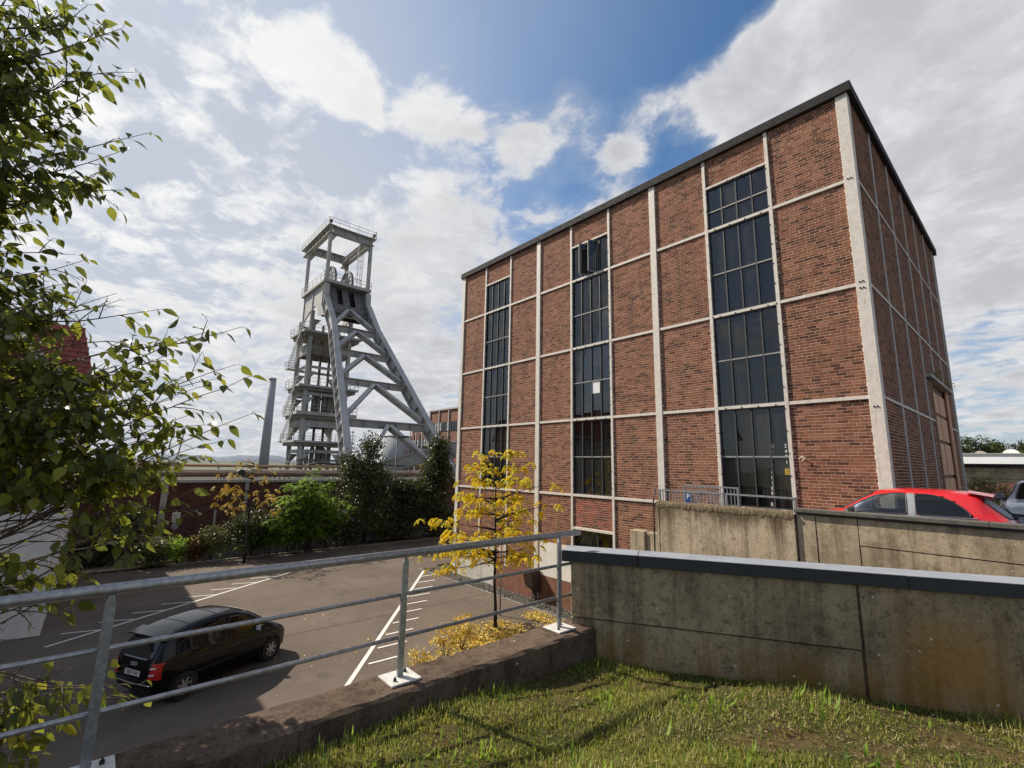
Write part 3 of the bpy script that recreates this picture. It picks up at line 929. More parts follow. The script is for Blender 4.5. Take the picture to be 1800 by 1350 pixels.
def nw(t, o, z):                                        # point on the near wall: along, towards lawn, height
    p = A + D * t + NN * o
    return (p.x, p.y, z)


def wall_piece(t0, t1, o0, o1, z0, z1, name, mat, parent, bevel=0.0):
    b = MB(); q = [nw(t0, o0, 0)[:2], nw(t1, o0, 0)[:2], nw(t1, o1, 0)[:2], nw(t0, o1, 0)[:2]]
    b.prism(q, z0, z1)
    return b.build(name, MAT[mat], parent, None, bevel)


nearw = thing('concrete_wall', 'stained grey concrete wall with dark metal coping behind the lawn', 'wall', (1.5, -8.5, 0))
wall_piece(0, 2.815, -.27, 0.0, 3.812, 4.41, 'wall_panel', 'grey_concrete', nearw, .006)
wall_piece(0, 2.815, -.27, -.014, -.05, 3.80, 'wall_panel', 'grey_concrete', nearw, .006)
wall_piece(2.84, 7.2, -.27, -.004, -.05, 4.41, 'wall_panel', 'grey_concrete', nearw, .006)
wall_piece(2.80, 2.85, -.25, -.02, -.05, 4.40, 'joint_filler', 'low_wall_concrete', nearw)
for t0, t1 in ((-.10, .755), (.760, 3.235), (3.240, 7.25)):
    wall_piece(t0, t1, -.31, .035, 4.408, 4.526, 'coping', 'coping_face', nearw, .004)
    wall_piece(t0 + .002, t1 - .002, -.314, .039, 4.5265, 4.5335, 'coping_lit_top', 'coping_metal', nearw)  # thin layer added to give the dark coping a painted sunlit top

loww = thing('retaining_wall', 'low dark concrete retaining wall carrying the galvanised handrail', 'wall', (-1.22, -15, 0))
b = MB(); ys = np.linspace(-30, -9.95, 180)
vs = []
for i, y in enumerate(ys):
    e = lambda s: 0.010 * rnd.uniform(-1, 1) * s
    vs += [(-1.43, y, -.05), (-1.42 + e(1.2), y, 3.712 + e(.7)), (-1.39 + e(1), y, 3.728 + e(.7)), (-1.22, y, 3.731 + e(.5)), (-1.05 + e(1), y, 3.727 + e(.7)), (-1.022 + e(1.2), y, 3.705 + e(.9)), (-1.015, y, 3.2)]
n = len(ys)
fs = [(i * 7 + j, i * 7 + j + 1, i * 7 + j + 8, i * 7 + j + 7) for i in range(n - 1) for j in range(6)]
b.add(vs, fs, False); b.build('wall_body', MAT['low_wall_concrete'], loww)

mossw = thing('mossy_wall', 'streaked concrete wall with crumbling mossy top beside the parapet', 'wall', (-3.1, -2.4, 0))
MB().box((-4.85, -2.5, -.05), (-4.76, -2.24, 4.56)).build('wall_edge', MAT['mossy_concrete'], mossw, None, .006)
MB().box((-4.745, -2.495, -.05), (-1.37, -2.24, 4.50)).build('wall_body', MAT['mossy_concrete'], mossw, None, .006)
b = MB(); n = 110; vs = []
for i in range(n + 1):
    x = -4.84 + 3.47 * i / n
    j = lambda s: rnd.uniform(-1, 1) * s
    vs += [(x, -2.502 + j(.004), 4.42 + j(.04)), (x, -2.515 + j(.012), 4.53 + j(.02)), (x, -2.46 + j(.02), 4.575 + j(.015)), (x, -2.36, 4.59 + j(.02)), (x, -2.245, 4.56 + j(.015))]
b.add(vs, [(i * 5 + k, i * 5 + k + 1, i * 5 + k + 6, i * 5 + k + 5) for i in range(n) for k in range(4)], True)
b.build('crumbling_top', MAT['moss'], mossw)

par = thing('parapet_wall', 'pale weathered concrete parapet in front of the red car', 'wall', (3, -2.3, 0))
MB().box((-1.345, -2.43, -.05), (-.98, -2.22, 4.53)).build('wall_panel', MAT['warm_concrete'], par, None, .01)
MB().box((-.965, -2.42, -.05), (-.22, -2.22, 4.53)).build('wall_panel', MAT['warm_concrete'], par, None, .006)
MB().box((-.205, -2.425, 4.0), (12, -2.22, 4.53)).build('wall_panel', MAT['warm_concrete'], par, None, .006)
MB().box((-.205, -2.415, -.05), (12, -2.22, 3.985)).build('wall_panel', MAT['warm_concrete'], par, None, .006)
MB().box((-1.36, -2.51, 4.575), (1.72, -2.15, 4.655)).build('coping', MAT['coping_dark'], par, None, .008)
MB().box((1.725, -2.51, 4.575), (12, -2.15, 4.655)).build('coping', MAT['coping_dark'], par, None, .008)
MB().box((-1.33, -2.46, 4.53), (12, -2.2, 4.574)).build('coping_bed', MAT['trim_black'], par)

blk = thing('concrete_block', 'pair of small stained concrete blocks left of the mossy wall', 'block', (-5.3, -2.2, 0))
MB().box((-5.86, -2.32, -.05), (-5.36, -2.0, 3.68)).build('block', MAT['mossy_concrete'], blk, None, .015)
MB().box((-5.35, -2.25, -.05), (-4.87, -2.0, 3.66)).build('block', MAT['mossy_concrete'], blk, None, .015)

# barred railing behind the mossy wall, with a parking sign
rl = thing('barred_railing', 'grey barred railing above the mossy concrete wall', 'railing', (-4, -2.2, 3.65))
for nm, p, q in (('top_rail', (-4.92, -2.19, 4.87), (-3.06, -2.19, 4.87)), ('top_rail', (-3.02, -2.19, 4.865), (-1.40, -2.19, 4.855)), ('top_rail', (-4.95, -.75, 4.97), (-3.3, -.75, 4.97)), ('bottom_rail', (-4.9, -2.19, 3.75), (-3.06, -2.19, 3.75)), ('bottom_rail', (-4.9, -.75, 3.75), (-3.3, -.75, 3.75))):
    MB().bar(p, q, .05, .04).build(nm, MAT['rail_paint'], rl)
for x in (-4.9, -3.08, -3.0, -1.42): MB().box((x - .025, -2.215, 3.65), (x + .025, -2.165, 4.855)).build('post', MAT['rail_paint'], rl)
for x in (-4.93, -3.32): MB().box((x - .025, -.775, 3.65), (x + .025, -.725, 4.955)).build('post', MAT['rail_paint'], rl)
for i in range(17):
    x = -4.80 + .1 * i
    MB().box((x - .011, -2.20, 3.77), (x + .011, -2.18, 4.852)).build('bar', MAT['rail_paint'], rl)
for i in range(15):
    x = -4.82 + .1 * i
    MB().box((x - .011, -.76, 3.77), (x + .011, -.74, 4.952)).build('bar', MAT['rail_paint'], rl)
MB().tube([(-4.96, -2.3, 4.9), (-4.97, -2.42, 4.6), (-4.97, -2.42, 3.0)], .02, 8).build('drain_pipe', MAT['trim_black'], rl)
sg = thing('parking_sign', 'small blue parking sign with white P on the barred railing', 'sign', (-4.02, -2.22, 4.4))
MB().box((-4.09, -2.232, 4.30), (-3.95, -2.222, 4.82)).build('sign_panel', MAT['sign_blue'], sg)
place_text('letter', 'P', .19, MAT['letter_white'], Matrix.Translation((-4.02, -2.234, 4.735)) @ Matrix.Rotation(PI / 2, 4, 'X'), sg)
MB().box((-4.075, -2.2345, 4.32), (-3.965, -2.2325, 4.55)).build('print', MAT['letter_white'], sg)

# ------------------------------------------------------------------ galvanised handrail on the low wall
hr = thing('handrail', 'galvanised steel handrail with three tubes along the low wall', 'railing', (-1.22, -12.2, 3.73))
MB().tube([(-1.24, -22, 4.725), (-1.24, -9.97, 4.725)], .034, 16).build('top_rail', MAT['galvanised'], hr)
for z in (4.385, 4.045):
    MB().tube([(-1.265, -22, z), (-1.265, -9.98, z)], .0165, 12).build('middle_rail', MAT['galvanised'], hr)
for y in (-10.31, -12.25, -14.2, -16.15):
    b = MB()
    b.box((-1.252, y - .026, 3.748), (-1.228, y + .026, 4.64))
    b.add([(-1.252, y - .026, 4.64), (-1.228, y - .026, 4.64), (-1.228, y + .026, 4.64), (-1.252, y + .026, 4.64), (-1.252, y - .010, 4.695), (-1.228, y - .010, 4.695), (-1.228, y + .010, 4.695), (-1.252, y + .010, 4.695)],
          [(4, 5, 6, 7), (0, 1, 5, 4), (1, 2, 6, 5), (2, 3, 7, 6), (3, 0, 4, 7)])
    b.build('post', MAT['galvanised'], hr, None)
    p = MB().box((-1.36, y - .135, 3.733), (-1.11, y + .135, 3.748)).build('base_plate', MAT['plate_white'], hr, None, .002)
    for dx, dy in ((-.055, .075), (.055, -.075)):
        MB().disc((-1.235 + dx, y + dy, 3.757), (0, 0, 1), 0, .014, .018, 6).tube([(-1.235 + dx, y + dy, 3.765), (-1.235 + dx, y + dy, 3.778)], .008, 6).build('bolt', MAT['bolt_black'], p)


# ------------------------------------------------------------------ winding tower (headframe)
tw = thing('winding_tower', 'tall grey steel pit headframe with sloping braced legs', 'headframe', (-72, 12.6, 0))
YA, YB, YM = 9.1, 15.9, 12.5
XF, XK, XC, XB = -69.4, -79.6, -74.7, -80.3
TG, TD, TWM = 'tower_grey', 'tower_dark', 'tower_warm'


def legpt(z):
    """centre lines of the sloping legs: x and half spread at world height z"""
    x = -69.0 + (30.3 - z) * .845
    return x, 3.45 + max(0.0, 25.5 - z) * .152


for s in (-1, 1):
    b = MB(); zs = [30.3, 25.5, 0.0]
    pts = [Vector((legpt(z)[0], YM + s * legpt(z)[1], z)) for z in zs]
    for p, q in zip(pts[:-1], pts[1:]):
        d = (q - p).normalized(); b.hbeam(p, q, .86, 1.65, d.cross(Vector((0, 1, 0))), .09, 2.1)
    b.build('sloping_leg', MAT[TG], tw)
    MB().hbeam((-69.2, YM + s * 3.4, 33.0), (-69.0, YM + s * 3.45, 29.6), .8, .9, (1, 0, 0), .1).build('leg_head', MAT[TG], tw)
LV = [24.9, 20.6, 15.9, 10.1]
up = Vector((.76, 0, .65))
for i, z in enumerate(LV):
    x, h = legpt(z)
    MB().hbeam((x, YM - h + .5, z), (x, YM + h - .5, z), .62, .98, (.2, 0, 1), .06, 2.0).build('cross_beam', MAT[TG], tw)
# inverted V braces under each beam, and one above the first
nodes = [29.2] + LV
for i, z in enumerate(nodes):
    zt = z - .2
    zb = (LV + [3.2])[i] + .9 if i < 4 else 3.0
    xt, _ = legpt(zt); xb, hb = legpt(zb)
    for s in (-1, 1):
        MB().hbeam((xt, YM + s * .15, zt), (xb, YM + s * (hb - .45), zb), .50, .78, up, .06, 1.9).build('brace', MAT[TG], tw)

# head: sheave deck, side walls, hopper plate, posts and top ring
MB().box((XK - .6, YA - .5, 33.45), (XF + .35, YB + .5, 33.95)).build('sheave_deck', MAT[TG], tw)
for y, nm in ((YA, 'head_wall'), (YB, 'head_wall')):
    w_ = MB()
    w_.add([(XF + .1, y, 33.4), (XK, y, 33.4), (XK, y, 28.9), (XK + 3.4, y, 30.2), (XC + .6, y, 30.6), (XC + 1.6, y, 30.3), (XC + 2.4, y, 28.6), (XF + .1, y, 28.0)], [tuple(range(8))])
    w_.add([(XF + .1, y + .25, 33.4), (XK, y + .25, 33.4), (XK, y + .25, 28.9), (XK + 3.4, y + .25, 30.2), (XC + .6, y + .25, 30.6), (XC + 1.6, y + .25, 30.3), (XC + 2.4, y + .25, 28.6), (XF + .1, y + .25, 28.0)], [tuple(range(8))])
    for i in range(8):
        j = (i + 1) % 8
        w_.f.append((i, j, 8 + j, 8 + i)); w_.sm.append(False)
    w_.build(nm, MAT[TG], tw)
b = MB()
for x in (XF + .0, XC - .4, XK + .1): b.box((x - .14, YA - .14, 28.4), (x + .14, YA - .002, 33.45))
b.build('wall_rib', MAT[TG], tw)
b = MB()                                                # hopper plate with two slots, below the deck front
def hp(y, k): return (-70.3 + 2.4 * k, y, 33.2 - 5.0 * k)
for y0, y1, k0, k1 in ((YA + .3, 11.0, 0, 1), (11.0, 11.9, .62, 1), (11.9, 13.0, 0, 1), (13.0, 13.9, .62, 1), (13.9, YB - .3, 0, 1)):
    b.add([hp(y0, k0), hp(y1, k0), hp(y1, k1), hp(y0, k1)], [(0, 1, 2, 3)])
    q = [(x - .12, y, z - .05) for x, y, z in (hp(y0, k0), hp(y1, k0), hp(y1, k1), hp(y0, k1))]
    b.add(q, [(3, 2, 1, 0)])
b.build('hopper_plate', MAT[TD], tw)
MB().box((-71.2, YA + .3, 28.2), (-71.0, YB - .3, 33.4)).build('hopper_back', MAT['cable_black'], tw)
MB().hbeam((-68.2, YA + .3, 28.3), (-68.2, YB - .3, 28.3), .5, .6, (0, 0, 1), .06).build('hopper_sill', MAT[TG], tw)
for x in (XF, XK):
    for y in (YA, YB):
        MB().hbeam((x, y, 33.9), (x, y, 42.2), .45, .55, (1, 0, 0), .07).build('head_post', MAT[TG], tw)
        g = MB()
        for sx in ((-1,) if x == XF else (1,)):
            g.add([(x + sx * .3, y - .05, 41.7), (x + sx * 1.1, y - .05, 41.7), (x + sx * .3, y - .05, 40.4), (x + sx * .3, y + .05, 41.7), (x + sx * 1.1, y + .05, 41.7), (x + sx * .3, y + .05, 40.4)], [(0, 1, 2), (5, 4, 3), (0, 2, 5, 3), (1, 0, 3, 4), (2, 1, 4, 5)])
        sy_ = 1 if y == YA else -1
        g.add([(x - .05, y + sy_ * .3, 41.7), (x - .05, y + sy_ * 1.1, 41.7), (x - .05, y + sy_ * .3, 40.4), (x + .05, y + sy_ * .3, 41.7), (x + .05, y + sy_ * 1.1, 41.7), (x + .05, y + sy_ * .3, 40.4)], [(0, 1, 2), (5, 4, 3), (0, 2, 5, 3), (1, 0, 3, 4), (2, 1, 4, 5)])
        g.build('gusset', MAT[TG], tw)
for y in (YA, YB):
    MB().hbeam((XF + .55, y, 42.3), (XK - 2.6, y, 42.3), .75, 1.15, (0, 0, 1), .08, 1.6).build('ring_beam', MAT[TG], tw)
    MB().box((XK - 2.7, y - .65, 42.88), (XF + .75, y + .65, 42.96)).build('walkway', MAT[TG], tw)
for x in (XF, XK):
    MB().hbeam((x, YA + .4, 42.3), (x, YB - .4, 42.3), .75, 1.15, (0, 0, 1), .08, 1.6).build('ring_beam', MAT[TG], tw)
    MB().box((x - .6, YA + .66, 42.885), (x + .6, YB - .66, 42.965)).build('walkway', MAT[TG], tw)


def railing(pts, z, h=1.15, step=1.6, name='guard_rail', close=False):
    b = MB(); pts = [Vector((x, y, z)) for x, y in pts]
    if close: pts.append(pts[0])
    for p, q in zip(pts[:-1], pts[1:]):
        for hh in (h, h * .5): b.bar(p + Vector((0, 0, hh)), q + Vector((0, 0, hh)), .05, .05)
        n = max(1, int((q - p).length / step))
        for i in range(n + 1):
            c = p.lerp(q, i / n); b.bar(c, c + Vector((0, 0, h)), .05, .05, (1, 0, 0))
    return b.build(name, MAT['tower_grey'], tw)


railing([(XF + .7, YA - .6), (XF + .7, YB + .6), (XK - 2.65, YB + .6), (XK - 2.65, YA - .6)], 42.96, close=True)
railing([(XF + .3, YA - .45), (XF + .3, YB + .45), (XK - .55, YB + .45), (XK - .55, YA - .45)], 33.95, close=True)
# floodlights on the ring
for x, y in ((XF + .5, YA - .3), (XF + .5, YB + .2)):
    MB().box((x - .25, y - .2, 43.3), (x + .25, y + .2, 43.75)).tube([(x, y, 42.96), (x + .3, y + .3, 44.2)], .05, 6).build('floodlight', MAT['lamp_dark'], tw)
# ladder with cage
b = MB()
for y in (14.3, 15.1): b.bar((-70.3, y, 33.95), (-70.3, y, 42.9), .07, .07, (1, 0, 0))
for i in range(30): b.bar((-70.3, 14.3, 34.2 + .3 * i), (-70.3, 15.1, 34.2 + .3 * i), .035, .035)
b.build('ladder', MAT[TG], tw)
b = MB()
for i in range(6):
    z = 35.6 + 1.2 * i
    b.tube([(-70.3, 14.3, z), (-71.0, 14.3, z), (-71.1, 14.7, z), (-71.0, 15.1, z), (-70.3, 15.1, z)], .03, 5)
b.bar((-71.05, 14.35, 35.6), (-71.05, 14.35, 41.7), .05, .05, (1, 0, 0)); b.bar((-71.05, 15.05, 35.6), (-71.05, 15.05, 41.7), .05, .05, (1, 0, 0))
b.build('ladder_cage', MAT[TG], tw)
# the two winding sheaves
for y in (10.9, 13.7):
    c = Vector((-73.4, y, 34.75)); b = MB()
    b.disc(c, (0, 1, 0), 2.55, 2.95, .34, 44)
    rim = b.build('sheave', MAT['tower_dark'], tw)
    b = MB(); b.disc(c, (0, 1, 0), 0, .38, .5, 16)
    for i in range(14):
        a = 2 * PI * i / 14
        d = Vector((math.cos(a), 0, math.sin(a)))
        for o in (-.12, .12): b.bar(c + d * .3 + Vector((0, o, 0)), c + d * 2.6, .10, .12, (0, 1, 0))
    b.build('spokes', MAT['tower_grey'], rim)
    MB().box((c.x - 1.2, y - .55, 33.95), (c.x + 1.2, y - .3, 34.5)).box((c.x - 1.2, y + .3, 33.95), (c.x + 1.2, y + .55, 34.5)).build('bearing', MAT['tower_grey'], tw)
MB().hbeam((XF - .6, 14.6, 41.6), (XK + .5, 14.6, 41.6), .4, .6, (0, 0, 1), .05).build('crane_rail', MAT[TG], tw)

# guide tower
for x in (XC, XB):
    for y in (YA, YB - .3):
        MB().hbeam((x, y, 0), (x, y, 30.0 if x == XC else 29.2), .55, .6, (1, 0, 0), .08).build('column', MAT[TG], tw)
PLAT = [(26.5, .35), (17.55, .35), (13.26, .55), (8.66, .30)]
for z, th in PLAT:
    x0, x1, y0, y1 = XB - .9, XC + .9, YA - 1.3, YB + 1.6
    MB().box((x0, y0, z - th), (x1, y1, z)).build('platform', MAT[TG], tw)
    MB().box((x0 + .4, y0 + .4, z - th - .5), (x1 - .4, y1 - .4, z - th - .02)).build('platform_girder', MAT[TWM], tw)
    railing([(x0, y0), (x1, y0), (x1, y1), (x0, y1)], z, close=True)
for z, hh in ((23.6, 1.7), (16.2, .5), (20.6, .4), (7.0, .5), (11.4, 1.0)):
    for y in (YA, YB - .3): MB().hbeam((XC - .3, y, z), (XB + .3, y, z), .3, hh, (0, 0, 1), .05).build('tie_beam', MAT[TG], tw)
    for x in (XC, XB): MB().hbeam((x, YA + .3, z), (x, YB - .6, z), .3, hh, (0, 0, 1), .05, 1.8).build('tie_beam', MAT[TWM if hh > 1 else TG], tw)
# knee plates under the arches
g = MB()
for z in (28.6, 19.9, 15.7, 11.0, 6.6):
    for y in (YA, YB - .3):
        for x, s in ((XC, -1), (XB, 1)):
            g.add([(x + s * .28, y - .04, z), (x + s * 1.5, y - .04, z), (x + s * .28, y - .04, z - 1.5), (x + s * .28, y + .04, z), (x + s * 1.5, y + .04, z), (x + s * .28, y + .04, z - 1.5)], [(0, 1, 2), (5, 4, 3), (0, 2, 5, 3), (1, 0, 3, 4), (2, 1, 4, 5)])
    for x in (XC, XB):
        for y, s in ((YA, 1), (YB - .3, -1)):
            g.add([(x - .04, y + s * .28, z), (x - .04, y + s * 1.5, z), (x - .04, y + s * .28, z - 1.5), (x + .04, y + s * .28, z), (x + .04, y + s * 1.5, z), (x + .04, y + s * .28, z - 1.5)], [(0, 1, 2), (5, 4, 3), (0, 2, 5, 3), (1, 0, 3, 4), (2, 1, 4, 5)])
g.build('knee_plates', MAT[TG], tw, 'stuff')
# guide rails, rope silencers, girders near the ground
for y in (10.4, 11.9, 13.4):
    MB().box((-77.6, y - .17, 1), (-77.25, y + .17, 28.5)).build('guide_rail', MAT['tower_dark'], tw)
for z0, z1, ys in ((13.3, 16.6, (9.9, 10.9, 11.7, 12.6, 13.5, 14.4)), (5.0, 7.6, (9.8, 10.6, 11.4, 12.3, 13.2, 14.2))):
    for i, y in enumerate(ys):
        r = (.26, .33, .36, .42, .40, .26)[i]; h = z1 - (.0, .6, .1, .0, .3, .9)[i]
        MB().tube([(-75.9, y, z0), (-75.9, y, h), (-75.9, y, h + .4)], [r, r, r * .25], 12).build('rope_cylinder', MAT[TWM], tw)
b = MB()
for z in (4.8, 5.6): b.bar((-74.2, 8.6, z), (-74.2, 16.0, z), .3, .3)
b.build('base_girder', MAT[TD], tw)
railing([(XB, YA - .9), (XC + .8, YA - .9), (XC + .8, YB)], 4.2)


def stair(p, q, wdir=(0, 1, 0), wid=.95):
    b = MB(); p, q = Vector(p), Vector(q); a = Vector(wdir)
    n = int(abs(p.z - q.z) / .24)
    for s in (-.5, .5): b.bar(p + a * wid * s, q + a * wid * s, .06, .26)
    for i in range(n):
        c = p.lerp(q, (i + .5) / n); d = (q - p); d.z = 0; d.normalize()
        b.obox(c, d * .16, a * wid / 2, Vector((0, 0, .03)))
    o = b.build('stair', MAT[TG], tw)
    b = MB()
    for s in (-.5, .5):
        for h in (1.05, .55): b.bar(p + a * wid * s + Vector((0, 0, h)), q + a * wid * s + Vector((0, 0, h)), .045, .045)
        for i in range(6):
            c = p.lerp(q, i / 5) + a * wid * s; b.bar(c, c + Vector((0, 0, 1.05)), .045, .045, (1, 0, 0))
    b.build('stair_rail', MAT[TG], o)


stair((-75.2, 8.2, 26.4), (-80.6, 8.2, 21.0)); MB().box((-82.2, 7.7, 20.8), (-80.6, 9.6, 20.95)).build('landing', MAT[TG], tw); railing([(-80.6, 7.7), (-82.2, 7.7), (-82.2, 9.6)], 20.95)
stair((-75.6, 8.2, 17.4), (-80.4, 8.2, 13.3))
stair((-75.6, 8.2, 13.0), (-80.6, 8.2, 8.7)); MB().box((-82.3, 7.6, 8.45), (-80.4, 9.2, 8.62)).build('landing', MAT[TG], tw)
stair((-76.0, 15.9, 20.6), (-79.9, 15.9, 17.6))

# ------------------------------------------------------------------ things round the tower
ch = thing('chimney', 'tall slender grey chimney far beyond the pipes', 'chimney', (-218, 38.6, 0))
b = MB(); b.tube([(-218, 38.6, 0), (-218, 38.6, 20), (-218, 38.6, 40.0)], [1.95, 1.75, 1.5], 28).build('shaft', MAT['chimney_grey'], ch)
MB().tube([(-218, 38.6, 40.0), (-218, 38.6, 41.0)], 1.53, 28).build('rim', MAT['silo_grey'], ch)

si = thing('storage_tank', 'pale grey cylindrical tank behind the sloping tower legs', 'tank', (-113, 46, 0))
MB().tube([(-113.5, 46.4, 0), (-113.5, 46.4, 12.3)], 4.6, 36).build('tank_shell', MAT['silo_grey'], si)
MB().tube([(-113.5, 46.4, 12.3), (-113.5, 46.4, 12.55)], 4.7, 36).build('tank_roof', MAT['tower_grey'], si)

cv = thing('conveyor_gallery', 'sloping enclosed concrete conveyor gallery below the tower legs', 'conveyor', (-79, 31, 0))
p, q = Vector((-83.3, 26.4, 4.0)), Vector((-71.5, 38.6, 9.0))
MB().bar(p, q, 2.4, 2.1).build('gallery', MAT['tower_side_concrete'], cv)
MB().bar(p + Vector((0, 0, 1.2)), q + Vector((0, 0, 1.2)), 2.8, .25).build('gallery_roof', MAT['cornice_grey'], cv)
b = MB()
for i in range(1, 8):
    c = p.lerp(q, i / 8); d = (q - p).normalized(); a = d.cross(Vector((0, 0, 1))).normalized()
    b.obox(c + a * 1.21, d * .07, a * .05, Vector((0, 0, 1.05)))
b.build('rib', MAT['tower_grey'], cv)
for k in (.2, .6, .95):
    c = p.lerp(q, k); MB().box((c.x - .3, c.y - .8, 0), (c.x + .3, c.y + .8, c.z - 1.0)).build('pier', MAT['tower_side_concrete'], cv)

bb = thing('factory_building', 'distant red brick works building with two window bands', 'building', (-90, 52, 0))
MB().box((-97.1, 46, 0), (-62, 62, 18.0)).build('wall', MAT['far_brick'], bb)
MB().box((-106.5, 46.4, 0), (-97.12, 62, 13.7)).build('wall', MAT['far_brick'], bb)
for x0, x1, z0, z1 in ((-96.9, -62.2, 13.0, 15.1), (-106.3, -97.3, 9.6, 11.4), (-106.3, -62.2, 7.0, 9.0)):
    n = int((x1 - x0) / 1.05)
    for i in range(n):
        a = x0 + (x1 - x0) * i / n
        f = MB().box((a + .06, 45.90, z0), (a + .92, 46.02, z1)).build('window', MAT['glazing_dark'], bb)
        MB().box((a + .12, 45.87, z0 + .1), (a + .86, 45.895, (z0 + z1) / 2 - .05)).box((a + .12, 45.87, (z0 + z1) / 2 + .05), (a + .86, 45.895, z1 - .1)).build('pane', MAT['silo_grey' if rnd.random() < .55 else 'glazing_dark'], f)
for x in [-97.0 + 4.15 * i for i in range(9)] + [-106.3, -103.4, -100.4]:
    MB().box((x - .14, 45.75, 0), (x + .14, 46.0, 18.0 if x > -97.2 else 13.7)).build('pilaster', MAT['cornice_grey'], bb)
MB().box((-97.3, 45.7, 18.0), (-61.8, 62.2, 18.35)).build('roof_edge', MAT['cornice_grey'], bb)
MB().box((-106.7, 46.2, 13.7), (-97.4, 62, 13.95)).build('roof_edge', MAT['cornice_grey'], bb)

# far hills on the horizon
b = MB(); n = 80; vs = []
for i in range(n + 1):
    a = R(-115 + 75 * i / n); r = 1500
    h = 10 + 7 * math.sin(i * .21) + 4 * math.sin(i * .63 + 1) + 2 * math.sin(i * 1.7)
    vs += [(math.sin(a) * r, math.cos(a) * r, -2), (math.sin(a) * r * 1.02, math.cos(a) * r * 1.02, h), (math.sin(a) * r * 1.2, math.cos(a) * r * 1.2, h * .6)]
b.add(vs, [(i * 3 + k, i * 3 + 3 + k, i * 3 + 4 + k, i * 3 + 1 + k) for i in range(n) for k in (0, 1)], True)
b.build('hills', MAT['far_hill'], None, 'structure')

# ------------------------------------------------------------------ old brick wall with pipe bridge
ow = thing('old_brick_building', 'long low dark brick building with white posts under the pipes', 'building', (-33, -5, 0))
MB().box((-33.9, -40, -.05), (-33.0, 11, 4.02)).build('wall', MAT['old_mortar'], ow)
def lay_old(y0, y1, z0, z1):
    q = lay(y0, y1, z0, z1); n = len(q)
    M3 = np.zeros((n, 3, 3)); loc = np.zeros((n, 3)); pr = .005 + nrg.uniform(-.0015, .002, n)
    M3[:, 1, 0] = q[:, 2]; M3[:, 0, 1] = -pr; M3[:, 2, 2] = BH / 2
    loc[:, 1] = q[:, 0]; loc[:, 2] = q[:, 1]; loc[:, 0] = -33.001
    return M3, loc
VV, FF, TT = [], [], []; off = 0
for y0, y1 in ((-20.5, -16.2), (-16.0, -11.25), (-11.0, -6.8), (-6.6, -2.0), (-1.8, 3.6), (3.8, 10)):
    for z0, z1 in ((0.3, 2.28), (2.4, 3.96)):
        M3, loc = lay_old(y0, y1, z0, z1)
        v, f, tt = scatter(BT, BF, M3, loc, brick_tint(len(loc))); VV.append(v); FF.append(f + off); TT.append(tt); off += len(v)
np_obj('brickwork', np.concatenate(VV), np.concatenate(FF), MAT['old_brick'], ow, 'stuff', np.concatenate(TT))
for y, hw in ((-16.1, .1), (-11.12, .16), (-6.7, .1), (-1.9, .12), (3.7, .12)):
    MB().box((-33.05, y - hw, -.05), (-32.86, y + hw, 4.0)).build('white_post', MAT['cornice_grey'], ow)
MB().box((-33.1, -40, 4.03), (-32.80, 11, 4.20)).build('top_rail', MAT['cornice_grey'], ow)
MB().box((-33.05, -8.4, 0.0), (-32.95, -8.28, 2.3)).build('white_post', MAT['cornice_grey'], ow)
MB().box((-40, -40, 4.03), (-33.11, 11, 4.12)).build('roof', MAT['dark_roof_edge'], ow)

def pipe(name, label, pts, r, mat, flanges=(), grp='pipes running along the low brick roof'):
    t = thing(name, label, 'pipe', pts[0], grp)
    MB().tube(pts, r, 14).build('pipe_run', MAT[mat], t)
    for y in flanges:
        MB().disc((pts[0][0], y, pts[0][2]), (0, 1, 0), 0, r * 1.25, .12, 16).build('flange', MAT[mat], t)
    b = MB()
    for y in np.arange(-24, 11, 4.0): b.box((pts[0][0] - .08, y - .06, 4.12), (pts[0][0] + .08, y + .06, pts[0][2] - r * .7))
    b.build('pipe_foot', MAT['cornice_grey'], t)
pipe('rusty_pipe', 'thick brown rusty pipe nearest the edge of the brick roof', [(-33.5, -40, 4.52), (-33.5, 10.5, 4.52)], .17, 'pipe_rust', (-12.5, -5.2, -4.9, 1.5))
pipe('cream_pipe', 'pale cream pipe lying behind the rusty pipe', [(-34.6, -40, 4.72), (-34.6, 10.5, 4.72)], .11, 'pipe_cream', (-9.0, -1.5, 4.2))
pipe('ochre_pipe', 'thin ochre pipe on the far side of the brick roof', [(-35.8, -40, 5.05), (-35.8, 4.5, 5.05)], .09, 'pipe_ochre', (-6.0, -3.5, 0.2))
ck = tag(MB().tube([(-35, -2.6, 4.6), (-35, -2.2, 5.2), (-35, -1.4, 5.38), (-35, .2, 5.25), (-35, 2.0, 5.22), (-35, 4.0, 5.3), (-35, 6.0, 5.2)], .07, 8).build('black_hose', MAT['cable_black']), 'black hose arching over the pipes at the tower foot', 'hose')
db = thing('drum', 'dark round drum end between the pipes', 'drum', (-33.2, -7.1, 4.7))
MB().disc((-33.25, -7.1, 4.62), (1, 0, 0), 0, .24, .5, 18).build('drum_body', MAT['cable_black'], db)

